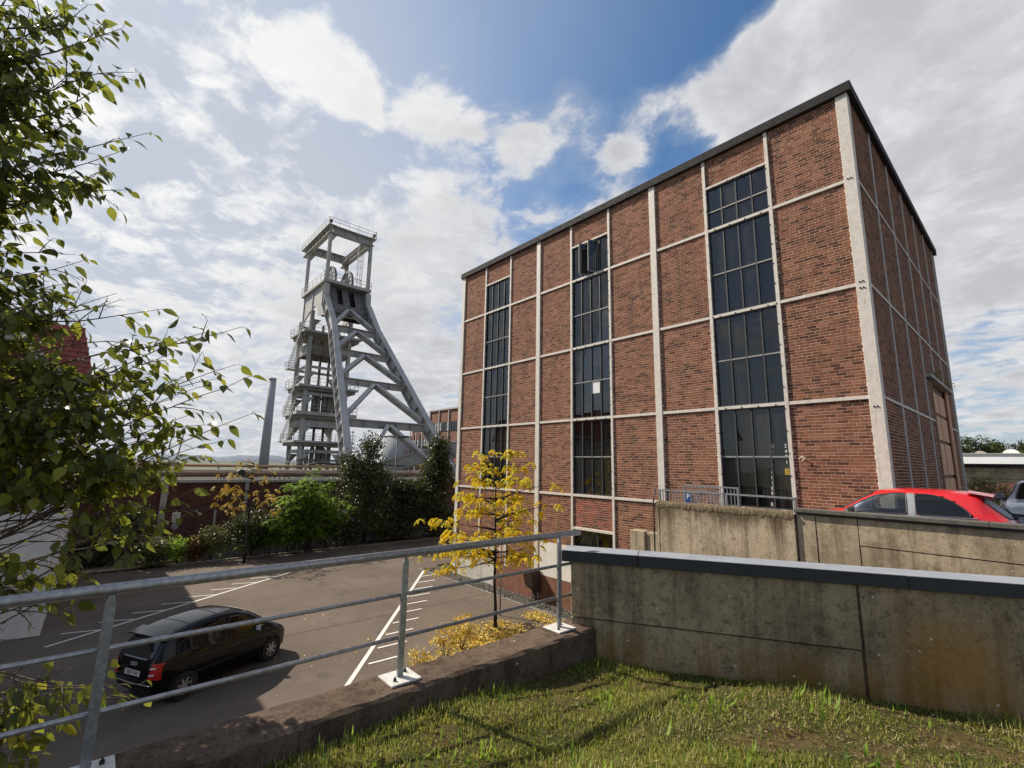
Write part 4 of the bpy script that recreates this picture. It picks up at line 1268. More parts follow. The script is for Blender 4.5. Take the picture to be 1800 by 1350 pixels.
# ------------------------------------------------------------------ white house at the left
hs = thing('white_house', 'white rendered house with steep red tiled roof behind the poplar', 'house', (-25, -20, 0))
HX, HY = -18.8, -15.05
MB().box((-34, -34, -.05), (HX, HY, 7.35)).build('wall', MAT['render_white'], hs)
MB().box((-34.3, -34.3, 7.352), (HX + .40, HY + .40, 7.62)).build('eaves', MAT['cornice_grey'], hs)
b = MB()
rz0, rz1 = 7.63, 9.87
o0, o1 = .34, -.25
b.add([(HX + o0, HY + o0, rz0), (-34.2, HY + o0, rz0), (-34.2, -34.2, rz0), (HX + o0, -34.2, rz0), (HX + o1, HY + o1, rz1), (-33.6, HY + o1, rz1), (-33.6, -33.6, rz1), (HX + o1, -33.6, rz1), (HX - 4, HY - 4, rz1 + .5), (-30, HY - 4, rz1 + .5), (-30, -30, rz1 + .5), (HX - 4, -30, rz1 + .5)],
      [(0, 1, 5, 4), (1, 2, 6, 5), (2, 3, 7, 6), (3, 0, 4, 7), (4, 5, 9, 8), (5, 6, 10, 9), (6, 7, 11, 10), (7, 4, 8, 11), (8, 9, 10, 11)])
b.build('roof', MAT['roof_tile'], hs)
tl = MB()                                               # rows of tiles on the slope facing the lot
for j in range(13):
    k0, k1 = j / 13, (j + 1.25) / 13
    x0 = HX + o0 + (o1 - o0) * k0; x1 = HX + o0 + (o1 - o0) * k1; z0 = rz0 + (rz1 - rz0) * k0; z1 = rz0 + (rz1 - rz0) * k1
    for i in range(26):
        y0 = HY + o0 - .02 - .21 * i - (.1 if j % 2 else 0) - (o0 - o1) * k0
        tl.add([(x0 + .055, y0, z0), (x0 + .055, y0 - .195, z0), (x1 + .02, y0 - .195, z1), (x1 + .02, y0, z1), (x0, y0, z0), (x0, y0 - .195, z0)], [(0, 1, 2, 3), (0, 4, 5, 1)])
tl.build('roof_tiles', MAT['roof_tile'], hs, 'stuff')
# gabled bay in front of the slope
g0, g1 = -19.6, -16.1; gm = (g0 + g1) / 2
b = MB()
b.add([(HX + .02, g0, 7.0), (HX + .02, g1, 7.0), (HX + .02, g1, 8.15), (HX + .02, gm, 10.3), (HX + .02, g0, 8.15), (HX - 3, g0, 7.0), (HX - 3, g1, 7.0), (HX - 3, g1, 8.15), (HX - 3, gm, 10.3), (HX - 3, g0, 8.15)],
      [(0, 1, 2, 3, 4), (1, 6, 7, 2), (0, 4, 9, 5), (5, 9, 8, 7, 6)])
b.build('gable_wall', MAT['render_white'], hs)
for s in (-1, 1):
    p = Vector((HX - 1.2, gm, 10.52)); q = Vector((HX - 1.2, gm + s * 2.25, 7.95))
    MB().bar(p, q, 3.0, .16, (0, 0, 1)).build('gable_roof', MAT['roof_tile'], hs)
    MB().bar(p + Vector((1.56, 0, -.12)), q + Vector((1.56, 0, -.12)), .12, .42).build('rake_board', MAT['cornice_grey'], hs)
MB().box((HX - .02, -22, .9), (HX + .012, -19, 2.4)).build('window', MAT['glazing_dark'], hs)

# ------------------------------------------------------------------ far right: white hall, wooded slope
wh = thing('flat_roofed_hall', 'low white flat roofed hall with dark window strip in the distance', 'building', (8, 45, 3.65))
MB().box((-9, 40.3, 3.6), (30, 58, 6.1)).build('wall', MAT['warm_concrete'], wh)
MB().box((-9, 40.2, 5.15), (30, 40.29, 5.62)).build('concrete_band', MAT['warm_concrete'], wh)
MB().box((-9, 40.22, 3.6), (30, 40.295, 4.75)).build('brick_base', MAT['far_brick'], wh)
for i in range(20):
    f = MB().box((-9 + 1.95 * i, 40.15, 5.98), (-9 + 1.95 * i + 1.88, 40.28, 6.28)).build('window', MAT['glazing_dark'], wh)
MB().box((-9.4, 39.6, 6.29), (30.4, 58.5, 7.05)).build('fascia', MAT['hall_white'], wh)
MB().box((-9.5, 39.5, 7.052), (30.5, 58.6, 7.13)).build('roof', MAT['cornice_grey'], wh)
for i, x in enumerate((-1.2, .6, 1.9, 3.4, 5)):
    MB().disc((x, 42.5, 7.0), (0, 1, 0), 0, .42 if i != 1 else .55, .9, 14).build('roof_light', MAT['hall_white' if i == 1 else 'cornice_grey'], wh)
b = MB(); n = 30
vs = []
for i in range(n + 1):
    for j in range(9):
        x = -120 + 260 * i / n; y = 90 + 30 * j
        h = 3.4 + max(0, (y - 100)) * .045 * (1 + .25 * math.sin(x * .03)) 
        vs.append((x, y, h))
b.add(vs, [(i * 9 + j, i * 9 + 9 + j, i * 9 + 10 + j, i * 9 + 1 + j) for i in range(n) for j in range(8)], True)
b.build('hillside', MAT['land'], None, 'structure')


# ================================================================== VEGETATION
def rand_frames(n, axis=None, spread=1.0, g=nrg):
    """random orthonormal frames; columns = (leaf axis, side, normal)"""
    a = g.normal(size=(n, 3)) * spread
    if axis is not None: a = a + axis
    a /= np.linalg.norm(a, axis=1)[:, None]
    b = g.normal(size=(n, 3)); b -= (b * a).sum(1)[:, None] * a
    b /= np.linalg.norm(b, axis=1)[:, None]
    return np.stack([a, b, np.cross(a, b)], 2)


# folded diamond leaf (unit length along x) and a rounder one
LEAF4_V = [(0, 0, 0), (.45, .28, .07), (1, 0, -.05), (.45, -.28, .07)]
LEAF4_F = [(0, 2, 1), (0, 3, 2)]


def crown(name, parent, mat, blobs, n, size, tint=(0.1, 0.9), droop=-0.25, clump=.28, seed=1):
    """leaves in clumps through several ellipsoids (cx,cy,cz,rx,ry,rz,weight)"""
    g = np.random.default_rng(seed)
    w_ = np.array([b[6] for b in blobs], float); w_ /= w_.sum()
    nc = max(12, n // 26)
    bi = g.choice(len(blobs), nc, p=w_); B = np.array(blobs)[bi]
    u = g.normal(size=(nc, 3)); u /= np.linalg.norm(u, axis=1)[:, None]
    rr = g.random(nc) ** .42
    cc = B[:, :3] + u * rr[:, None] * B[:, 3:6]
    ci = g.integers(0, nc, n)
    cr = clump * g.uniform(.5, 1.3, nc)
    P = cc[ci] + g.normal(size=(n, 3)) * cr[ci][:, None] * np.array([1, 1, .75])
    P[:, 2] = np.maximum(P[:, 2], .05)
    fr = rand_frames(n, np.array([0, 0, droop]), .6, g)
    s = size * g.uniform(.6, 1.25, n)
    t0 = g.uniform(*tint, nc)
    t = np.clip(t0[ci] + g.normal(size=n) * .16, 0, 1)
    V, F, T = scatter(LEAF4_V, LEAF4_F, fr * s[:, None, None], P, t)
    return np_obj(name, V, F, MAT[mat], parent, 'stuff', T)


def limbs(parent, mat, base, top, r0, branches, name='trunk', wob=.05, seed=3):
    rr = random.Random(seed)
    base, top = Vector(base), Vector(top); pts = []
    for i in range(9):
        k = i / 8; p = base.lerp(top, k)
        pts.append(p + Vector((rr.uniform(-wob, wob), rr.uniform(-wob, wob), 0)) * (1 if 0 < i else 0))
    rs = [r0 * (1.35 if i == 0 else 1 - .85 * i / 8) for i in range(9)]
    MB().tube(pts, rs, 9).build(name, MAT[mat], parent)
    if branches:
        b = MB()
        for k, end, r in branches:
            i = min(7, int(k * 8)); p = pts[i].lerp(pts[i + 1], k * 8 - i); e = Vector(end)
            mid = p.lerp(e, .5) + Vector((rr.uniform(-.1, .1), rr.uniform(-.1, .1), (e - p).length * .07))
            b.tube([p, p.lerp(mid, .5) + Vector((0, 0, .02)), mid, e], [r, r * .8, r * .6, r * .2], 6)
        b.build('branches', MAT[mat], parent, 'stuff')


def soft_tree(name, label, cat, base, height, blobs, n, size, leafmat, bark='bark_dark', group=None, tint=(.1, .9), r0=.10, seed=1, clump=.28, droop=-.25):
    x, y = base[0], base[1]; z = base[2] if len(base) > 2 else 0
    t = thing(name, label, cat, (x, y, z), group)
    rr = random.Random(seed); br = []
    for bl in blobs:
        for _ in range(3):
            k = rr.uniform(.25, .8)
            br.append((k, (bl[0] + rr.uniform(-.7, .7) * bl[3], bl[1] + rr.uniform(-.7, .7) * bl[4], bl[2] + rr.uniform(-.2, .7) * bl[5]), r0 * .45))
    limbs(t, bark, (x, y, z - .05), (x + .1, y, z + height * .9), r0, br, 'trunk', .06, seed)
    crown('crown', t, leafmat, blobs, n, size, tint, droop, clump, seed)
    return t


# dark trees between the lot and the tower
soft_tree('broadleaf_tree', 'dark green bushy tree with twin pointed tops in front of the tower leg', 'tree', (-29.3, .1), 7.3,
          [(-29.4, .2, 6.2, .7, .75, 1.35, .9), (-29.2, -1.2, 5.4, .65, .8, 1.0, .8), (-29.3, .2, 4.3, 1.1, 1.9, 1.3, 2.6), (-29.2, 0, 2.5, 1.2, 2.3, 1.4, 2.8), (-29.2, .9, 1.0, 1.1, 2.4, .9, 1.2)], 15000, .17, 'dark_leaf', seed=21, tint=(.05, .75), clump=.30)
soft_tree('broadleaf_tree', 'dark green tree with lighter top beside the brick hall corner', 'tree', (-28.9, 5.4), 7.6,
          [(-28.6, 5.5, 6.4, .7, .75, 1.3, 1.1), (-28.8, 5.4, 4.8, 1.0, 1.2, 1.3, 2), (-28.9, 4.8, 3.0, 1.2, 1.7, 1.5, 2.5), (-28.8, 5.8, 1.3, 1.2, 1.8, 1.2, 1.6)], 18000, .19, 'dark_leaf', seed=22, tint=(.15, .95), clump=.28)
soft_tree('broadleaf_tree', 'low dark thicket tree between the two taller dark trees', 'tree', (-29.2, 2.9), 4.4,
          [(-29.0, 2.9, 3.5, .8, 1.1, .8, 1.2), (-29.0, 3.2, 2.2, 1.1, 1.6, 1.1, 2), (-28.9, 2.4, 1.0, 1.1, 1.6, .9, 1.4)], 12000, .18, 'dark_leaf', seed=23, tint=(.1, 1.0), clump=.26)
# feathery green bush: shoots carrying long arching fronds
fbt = thing('feathery_bush', 'bright green feathery bush along the far edge of the lot', 'bush', (-28.2, -4.2, 0))
rr = random.Random(24); sb = MB(); P = []; FR = []; TT = []; SZ = []
for i in range(185):
    y0 = -4.2 + rr.gauss(0, 1.05); x0 = -28.1 + rr.uniform(-.5, .5)
    hmax = 4.5 - .62 * abs(y0 + 3.9) ** 1.15 + rr.uniform(-.5, .55)
    top_ = Vector((x0 + rr.uniform(-.3, .5), y0 + rr.uniform(-.35, .35), max(.5, hmax * rr.uniform(.25, 1.06))))
    sb.tube([(x0, y0, -.03), top_], [.014, .005], 4, False)
    tone = rr.uniform(.2, .8) * (.55 + .12 * top_.z)
    for _ in range(rr.randint(6, 10)):
        st_ = Vector((x0, y0, 0)).lerp(top_, rr.uniform(.72, 1.0)); az = rr.uniform(0, 2 * PI); l = rr.uniform(.35, .75)
        hd = Vector((math.cos(az), math.sin(az), 0)); nl = 13
        for q in range(nl):
            kk = (q + 1) / nl
            pt = st_ + hd * l * kk * (1 - .2 * kk) + Vector((0, 0, l * (.55 * kk - .75 * kk * kk)))
            for s_ in (1, -1):
                sdv = Vector((-hd.y, hd.x, 0)) * s_
                ax = (sdv * .9 + hd * .4 + Vector((0, 0, rr.uniform(-.55, -.05)))).normalized()
                nn = (Vector((0, 0, 1)) + Vector((rr.uniform(-.5, .5), rr.uniform(-.5, .5), 0))).normalized()
                s2 = nn.cross(ax).normalized()
                P.append(pt); FR.append((ax, s2, ax.cross(s2))); TT.append(min(1, max(0, tone + rr.uniform(-.15, .15)))); SZ.append(rr.uniform(.09, .16))
sb.build('stems', MAT['bark_dark'], fbt, 'stuff')
P = np.array([tuple(p) for p in P]); FR = np.array([[tuple(a) for a in f] for f in FR]).transpose(0, 2, 1)
V, F, T = scatter(LEAF4_V, LEAF4_F, FR * np.array(SZ)[:, None, None], P, np.array(TT))
np_obj('foliage', V, F, MAT['fern_leaf'], fbt, 'stuff', T)
# mixed shrubs along the kerb
for i, (lb, y, h, rx, ry, n, m, tn) in enumerate((
        ('dark green rounded shrub left of the feathery bush', -7.1, 2.7, .9, 1.5, 7500, 'shrub_leaf', (.1, .6)),
        ('low dark shrub under the bright green bush', -1.6, 2.0, .8, 1.7, 6500, 'shrub_leaf', (.05, .6)),
        ('pale yellow leaved shrub beside the red shrub', -9.1, 1.9, .6, .8, 2600, 'shrub_leaf', (.6, 1.0)),
        ('rust red shrub among the green shrubs', -9.9, 1.5, .5, .55, 1900, 'red_leaf', (.1, .9)),
        ('small bright green shrub next to the white sign post', -10.6, 1.4, .45, .55, 1600, 'fern_leaf', (.3, .8)),
        ('yellow green shrub by the ochre pavement', -11.7, 1.5, .65, .7, 2600, 'shrub_leaf', (.45, 1.0)),
        ('dark shrub at the foot of the white house', -17.5, .8, .7, 1.2, 1800, 'shrub_leaf', (.0, .4)))):
    x = -28.3 if i < 6 else -19.6
    if i == 6: y = -16.6
    t = thing('shrub', lb, 'shrub', (x, y, 0), 'shrubs along the edge of the lot')
    MB().tube([(x, y, -.05), (x + .05, y, h * .6)], [.03, .012], 6).tube([(x, y, 0), (x + .1, y + .3, h * .7)], [.02, .008], 5).tube([(x, y, 0), (x - .1, y - .3, h * .7)], [.02, .008], 5).build('stems', MAT['bark_dark'], t)
    crown('foliage', t, m, [(x, y, h * .55, rx, ry, h * .42, 1)], n, .13, tn, -.1, .18, 60 + i)
# ivy climbing on the fence
iv = thing('ivy', 'dark glossy ivy mound climbing the wire fence', 'ivy', (-30, -13.6, 0))
MB().tube([(-30.2, -13.6, -.05), (-30.2, -13.4, 2.2)], [.06, .02], 7).build('stem', MAT['bark_dark'], iv)
crown('foliage', iv, 'shrub_leaf', [(-30.2, -12.6, 2.1, .35, .7, .9, 1.2), (-30.1, -13.6, 1.3, .5, 1.2, .9, 2), (-29.8, -13.9, .6, .7, 1.6, .6, 1.6)], 6500, .15, (.05, .6), -.5, .2, 70)

# ------------------------------------------------------------------ yellow trees: tiers of drooping pinnate leaves
def pinnate_tree(t, x, y, top, tiers, r0, leafmat, bark, seed, nl=9, lsize=.085, dens=1.0):
    g = np.random.default_rng(seed); rr = random.Random(seed)
    limbs(t, bark, (x, y, -.05), (x - .15, y - .05, top - .15), r0, None, 'trunk', .035, seed)
    br = MB(); P = []; FR = []; TT = []; SZ = []
    for (z, az, L, rise, dn) in tiers:
        p = Vector((x - .15 * z / top, y, z)); d = Vector((math.sin(R(az)), math.cos(R(az)), 0))
        pts = [p]
        for i in range(1, 7):
            k = i / 6
            pts.append(p + d * L * k + Vector((rr.uniform(-.05, .05), rr.uniform(-.05, .05), rise * L * (1.5 * k - .8 * k * k))))
        br.tube(pts, [.028 * L / 2 + .010, .02 * L / 2 + .008, .016, .012, .010, .008, .004], 6)
        nt = int(L * 13 * dn * dens)
        for _ in range(nt):
            k = rr.uniform(.16, 1.0) ** .8; i = min(5, int(k * 6)); c = pts[i].lerp(pts[i + 1], k * 6 - i)
            a = rr.uniform(0, 2 * PI); h = rr.uniform(.12, .42)
            e = c + Vector((math.cos(a) * h, math.sin(a) * h, rr.uniform(-.05, .2)))
            br.tube([c, e], [.006, .003], 4, False)
            tone = rr.random()
            for _ in range(rr.randint(2, 4)):                     # each compound leaf hangs from the twig
                a2 = a + rr.uniform(-1.2, 1.2); l = rr.uniform(.20, .36)
                hd = Vector((math.cos(a2), math.sin(a2), 0))
                for q in range(nl):
                    kk = (q + 1) / nl
                    pt = e + hd * l * (kk - .35 * kk * kk) + Vector((0, 0, -.62 * l * kk * kk))
                    side = Vector((-hd.y, hd.x, 0)) * (1 if q % 2 else -1)
                    ax = (side * .7 + Vector((0, 0, -.95)) + hd * .35).normalized()
                    nn = (hd.cross(ax) + Vector((rr.uniform(-.5, .5), rr.uniform(-.5, .5), rr.uniform(-.5, .5)))).normalized()
                    sd_ = nn.cross(ax).normalized()
                    P.append(pt); FR.append((ax, sd_, ax.cross(sd_))); TT.append(min(1, max(0, tone + rr.uniform(-.25, .25)))); SZ.append(lsize * rr.uniform(.7, 1.25))
    br.build('branches', MAT[bark], t, 'stuff')
    P = np.array([tuple(p) for p in P]); FR = np.array([[tuple(a) for a in f] for f in FR]).transpose(0, 2, 1)
    V, F, T = scatter(LEAF4_V, LEAF4_F, FR * np.array(SZ)[:, None, None], P, np.array(TT))
    np_obj('foliage', V, F, MAT[leafmat], t, 'stuff', T)


yt = thing('yellow_tree', 'young tree with tiers of bright yellow leaves in front of the brick hall', 'tree', (-10.6, -3.45, 0))
tiers = []
rr = random.Random(5)
# tiers spread mostly across the view (along 41 deg / 221 deg in plan)
for z, L, k in ((2.15, 1.5, 5), (2.55, 2.25, 7), (3.05, 2.0, 6), (3.6, 1.9, 6), (4.15, 1.8, 6), (4.75, 1.55, 5), (5.25, 1.1, 5), (5.75, .8, 4)):
    for i in range(k):
        az = (41 if i % 2 else 221) + rr.uniform(-62, 62)
        tiers.append((z + rr.uniform(-.16, .16), az, L * rr.uniform(.55, 1.08), rr.uniform(-.02, .22), 1.0))
tiers += [(2.4, 225, 2.6, -.10, .8), (2.2, 218, 2.1, -.22, .9), (3.55, 38, 2.35, .30, .45), (4.2, 40, 2.3, .36, .3), (3.2, 222, 2.7, .12, .7)]
pinnate_tree(yt, -10.6, -3.45, 6.4, tiers, .058, 'yellow_leaf', 'bark_dark', 31, 9, .092, .66)
y2 = thing('yellow_tree', 'thin half bare yellow leaved tree before the old brick wall', 'tree', (-26.8, -7.75, 0))
tiers = []
for z, L, k, dn in ((2.6, 1.9, 4, .25), (3.2, 2.2, 5, .55), (3.7, 2.0, 5, .6), (4.3, 1.5, 4, .5), (4.9, 1.2, 4, .3), (5.3, .9, 3, .15)):
    for i in range(k):
        tiers.append((z + rr.uniform(-.2, .2), (0 if i % 2 else 180) + rr.uniform(-50, 50), L * rr.uniform(.6, 1.1), rr.uniform(.0, .3), dn))
pinnate_tree(y2, -26.8, -7.75, 5.6, tiers, .07, 'gold_leaf', 'bark_dark', 32, 7, .10, .55)
# small yellow bushes at its foot and the fallen leaves
for i, (lb, x, y, h, rx, ry, n) in enumerate((('golden leaved low bush nearest the trunk of the yellow tree', -9.75, -5.45, .95, .55, .50, 850), ('taller golden bush in the middle of the three below the low wall', -9.25, -6.35, .95, .42, .40, 600), ('small golden sprig furthest left below the low wall', -8.95, -7.35, .62, .32, .36, 420))):
    t = thing('golden_bush', lb, 'bush', (x, y, 0), 'golden bushes below the low wall')
    b = MB()
    for k in range(6):
        a = k * 1.05; b.tube([(x, y, -.03), (x + math.cos(a) * rx * .6, y + math.sin(a) * ry * .6, h * .75)], [.012, .004], 5)
    b.build('stems', MAT['bark_dark'], t)
    crown('foliage', t, 'gold_leaf', [(x, y, h * .62, rx, ry, h * .36, 1)], n, .085, (.1, 1), -.1, .10, 80 + i)


def litter(name, label, cat, pts, n, size, mat, z=.012, seed=5, tint=(0, 1)):
    g = np.random.default_rng(seed)
    P = []
    for cx, cy, r, k in pts:
        m = int(n * k); a = g.uniform(0, 2 * PI, m); d = r * np.sqrt(g.random(m)) * g.uniform(.6, 1.1, m)
        P.append(np.stack([cx + np.cos(a) * d, cy + np.sin(a) * d, np.full(m, z) + g.random(m) * .02], 1))
    P = np.concatenate(P); m = len(P)
    a = g.uniform(0, 2 * PI, m); tl = g.normal(size=m) * .25
    ax = np.stack([np.cos(a), np.sin(a), tl], 1); ax /= np.linalg.norm(ax, axis=1)[:, None]
    up_ = np.tile([0, 0, 1.0], (m, 1)) + g.normal(size=(m, 3)) * .25
    sd_ = np.cross(up_, ax); sd_ /= np.linalg.norm(sd_, axis=1)[:, None]
    fr = np.stack([ax, sd_, np.cross(ax, sd_)], 2) * (size * g.uniform(.6, 1.3, m))[:, None, None]
    V, F, T = scatter(LEAF4_V, LEAF4_F, fr, P, g.uniform(*tint, m))
    return tag(np_obj(name, V, F, MAT[mat], None, 'stuff', T), label, cat)


litter('fallen_leaves', 'carpet of fallen yellow leaves round the yellow tree', 'leaves', [(-10.3, -3.4, 1.0, .26), (-9.9, -4.2, 1.0, .24), (-9.7, -5.0, .9, .20), (-9.3, -6.2, .9, .10), (-10.5, -1.35, .75, .14), (-9.6, -1.6, .8, .08), (-8.3, -1.5, 1.0, .12)], 3400, .085, 'gold_leaf')
litter('scattered_leaves', 'few yellow leaves scattered over the asphalt', 'leaves', [(-12, -5, 4.5, .6), (-14, -9, 5, .4)], 70, .08, 'gold_leaf', seed=9)

# gravel strip along the hall, kerb
g = np.random.default_rng(15)
GX0, GX1 = -19.9, -5.4
n = 6500
P = np.stack([g.uniform(GX0, GX1, n), -.06 - .86 * g.random(n), g.uniform(0, .05, n)], 1)
P = P[(P[:, 0] > -18.3) | (P[:, 1] < -.3)]; n = len(P)
oct_v = [(1, 0, 0), (-1, 0, 0), (0, 1, 0), (0, -1, 0), (0, 0, 1), (0, 0, -1)]
oct_f = [(0, 2, 4), (2, 1, 4), (1, 3, 4), (3, 0, 4), (2, 0, 5), (1, 2, 5), (3, 1, 5), (0, 3, 5)]
fr = rand_frames(n, None, 1, g) * (g.uniform(.018, .042, n)[:, None] * np.stack([np.ones(n), g.uniform(.6, 1, n), g.uniform(.5, .8, n)], 1))[:, None, :]
V, F, T = scatter(oct_v, oct_f, fr, P, g.random(n))
m_, t = new_mat('gravel')
a = t.n('ShaderNodeAttribute', {'attribute_name': 'tint'}).outputs['Fac']
finish(t, t.mix(a, (0.045, 0.042, 0.038), (0.30, 0.275, 0.235)), 0.9)
sheet('gravel_bed', [(GX0, -.92), (GX1, -.92), (GX1, -.02), (-18.2, -.02), (-18.2, .3), (GX0, .3)], .006, 'soil')
tag(np_obj('gravel', V, F, m_, None, 'stuff', T), 'strip of dark and pale gravel along the foot of the brick hall', 'gravel')
kb = tag(MB().box((-20.0, -1.02, -.04), (-5.4, -.93, .055)).build('kerb', MAT['kerb_stone'], None, None, .01), 'low stone kerb edging the gravel strip', 'kerb')
# far edge of the lot
sheet('verge', [(-32.9, -45), (-28.16, -45), (-28.16, 30), (-32.9, 30)], .02, 'soil')
tag(MB().box((-28.15, -10.9, -.04), (-28.02, 12, .09)).build('kerb', MAT['kerb_stone'], None, None, .01), 'kerb along the shrubs at the far edge of the lot', 'kerb')
sheet('pavement', [(-30.2, -14.3), (-28.18, -14.3), (-28.18, -11.0), (-30.2, -11.0)], .05, 'pavement_ochre')
litter('dry_leaves', 'dry brown leaves heaped along the ochre pavement', 'leaves', [(-29.6, -12.0, .8, .5), (-28.7, -11.3, .7, .5)], 900, .10, 'litter', .06, 12)

# wire mesh fence at the left
mf = thing('wire_fence', 'dark green wire mesh fence below the old brick wall', 'fence', (-30.6, -13, 0))
for y in (-17.5, -15.0, -12.5, -10.95): MB().tube([(-30.6, y, -.05), (-30.6, y, 1.12)], .03, 8).build('fence_post', MAT['fence_green'], mf)
b = MB()
for i in range(7): b.bar((-30.6, -17.5, .12 + .16 * i), (-30.6, -10.95, .12 + .16 * i), .012, .016)
for i in range(66): b.bar((-30.6, -17.45 + .1 * i, .05), (-30.6, -17.45 + .1 * i, 1.1), .006, .006, (1, 0, 0))
b.build('wire_mesh', MAT['fence_green'], mf, 'stuff')
MB().bar((-30.6, -17.5, 1.13), (-30.6, -10.95, 1.13), .05, .04).build('top_wire', MAT['rail_paint'], mf)
# sign post by the shrubs
sp = thing('sign_post', 'small white sign on a dark post among the shrubs', 'sign', (-29.6, -10.75, 0))
MB().tube([(-29.6, -10.75, -.05), (-29.6, -10.75, 2.62)], .03, 8).build('post', MAT['lamp_dark'], sp)
f = MB().box((-29.565, -10.93, 2.05), (-29.55, -10.57, 2.55)).build('sign_panel', MAT['sign_white'], sp)
b = MB()
for z in (2.13, 2.22, 2.31, 2.42): b.box((-29.5485, -10.88, z), (-29.547, -10.62, z + .035))
b.build('print', MAT['ink'], f)
f = MB().disc((-29.55, -10.75, 1.82), (1, 0, 0), 0, .17, .02, 18).build('round_panel', MAT['rail_paint'], sp)
# no-stopping sign seen edge-on behind the yellow tree
ns = thing('round_sign', 'round red and blue no stopping sign behind the yellow tree', 'sign', (-11.9, -2.6, 0))
nx, ny, nz = -11.52, -2.55, 2.95
ad = Vector((.25, -.97, 0)).normalized()
ad = Vector((-.45, -.89, 0)).normalized()
MB().tube([(nx - ad.x * .06, ny - ad.y * .06, -.05), (nx - ad.x * .06, ny - ad.y * .06, 3.3)], .03, 10).build('post', MAT['galvanised'], ns)
f = MB().disc((nx, ny, nz), ad, 0, .30, .02, 28).build('sign_panel', MAT['sign_red'], ns)
MB().disc((nx + ad.x * .012, ny + ad.y * .012, nz), ad, 0, .25, .006, 28).build('sign_field', MAT['sign_blue'], f)
b = MB(); si_ = ad.cross(Vector((0, 0, 1)))
for s in (1, -1):
    c = Vector((nx, ny, nz)) + ad * .017
    b.bar(c - (si_ * s + Vector((0, 0, 1))) * .18, c + (si_ * s + Vector((0, 0, 1))) * .18, .05, .006, ad)
    break
b.build('cross_bar', MAT['sign_red'], f)

# lamp posts
for i, (lb, x, y, h) in enumerate((('slim dark street lamp standing in front of the dark trees', -29.15, 2.1, 7.35), ('dark pole rising left of the street lamp', -41.8, 3.9, 8.35))):
    lp = thing('street_lamp', lb, 'lamp', (x, y, 0), 'slim dark lamp poles')
    MB().tube([(x, y, -.05), (x, y, 1), (x, y, h)], [.07, .055, .04], 10).build('pole', MAT['lamp_dark'], lp)
    if i == 0:
        MB().bar((x, y - .05, h), (x, y + .75, h + .06), .24, .13).build('lamp_head', MAT['lamp_dark'], lp)
    else:
        MB().bar((x, y - .12, h), (x, y + .12, h), .2, .1).build('lamp_head', MAT['lamp_dark'], lp)

# ------------------------------------------------------------------ right background greenery
soft_tree('dry_bush', 'tangled olive bush growing behind the red car', 'bush', (.5, 17.0, 3.65), 1.7,
          [(.3, 16.9, 4.9, .55, .5, .55, 1.2), (.9, 17.1, 4.5, .6, .5, .5, 1.2), (1.4, 17.2, 4.1, .5, .5, .4, .8), (.2, 16.8, 4.0, .6, .5, .4, 1)], 3600, .11, 'dry_leaf', seed=41, clump=.16, r0=.03, droop=.1)
tree_i = 0
for i in range(24):
    g2 = random.Random(900 + i)
    x = -25 + 1.25 * i + g2.uniform(-1.5, 1.5); y = 196 + g2.uniform(-8, 26); z = 3.4 + (y - 100) * .045
    h = g2.uniform(6.5, 9.0) if x > -9 else g2.uniform(8, 10.5)
    t = thing('hillside_tree', 'rounded green tree in the wood on the far hillside', 'tree', (x, y, z), 'trees of the wood on the hillside')
    MB().tube([(x, y, z - .2), (x, y, z + h * .7)], [.3, .1], 6).build('trunk', MAT['bark_dark'], t)
    crown('crown', t, 'wood_leaf', [(x, y, z + h * .6, 2.3, 2.3, h * .36, 2), (x + g2.uniform(-1.5, 1.5), y, z + h * .5, 1.9, 1.9, h * .25, 1), (x, y, z + h * .25, 2.4, 2.2, h * .25, 1)], 520, .75, (.05, .95), -.1, .8, 950 + i)

# ------------------------------------------------------------------ the poplar at the left
TIPS = [(-2.30, -13.95, 5.35), (-2.45, -13.95, 4.95), (-2.38, -14.05, 4.72), (-2.55, -14.2, 4.55), (-2.5, -14.35, 4.30), (-2.7, -14.4, 5.1), (-2.3, -13.8, 5.5), (-2.6, -14.1, 5.6), (-2.45, -14.5, 3.7), (-2.5, -14.6, 3.4), (-2.75, -14.75, 4.6), (-2.65, -14.6, 4.15), (-2.9, -14.72, 9.59), (-2.63, -14.57, 9.02), (-2.36, -14.39, 8.33), (-2.67, -14.47, 7.88), (-3.13, -14.69, 7.3), (-3.09, -15.12, 9.65), (-2.72, -14.43, 6.93), (-2.49, -14.13, 6.79), (-1.95, -13.57, 6.64), (-1.9, -13.48, 6.2), (-1.94, -13.42, 5.89), (-2.04, -13.57, 6.32), (-2.14, -13.59, 5.66), (-2.39, -13.68, 5.53), (-2.24, -13.72, 5.13), (-2.57, -14.07, 5.05), (-2.45, -14.15, 4.69), (-2.44, -14.36, 4.39), (-2.16, -13.9, 3.83), (-2.37, -14.28, 3.81), (-2.42, -14.43, 3.55), (-3.35, -15.31, 9.27), (-3.31, -15.26, 8.67), (-3.1, -15.03, 8.14), (-3.4, -15.09, 7.63), (-3.16, -14.81, 7.03), (-3.24, -14.93, 6.54), (-2.81, -14.51, 6.24), (-2.65, -14.17, 6.26), (-2.23, -13.94, 6.0), (-2.45, -14.27, 5.75), (-2.78, -14.59, 5.51), (-2.69, -14.14, 5.38), (-2.82, -14.72, 5.28), (-2.69, -14.62, 4.85), (-2.6, -14.37, 4.89), (-2.34, -14.58, 3.92), (-2.47, -14.0, 6.42), (-2.8, -14.67, 8.05), (-2.97, -14.86, 8.63), (-3.09, -14.97, 9.12)]
pop = thing('poplar_tree', 'green poplar with pointed leaves reaching in from the left', 'tree', (-4.3, -16.4, 0))
rr = random.Random(77)
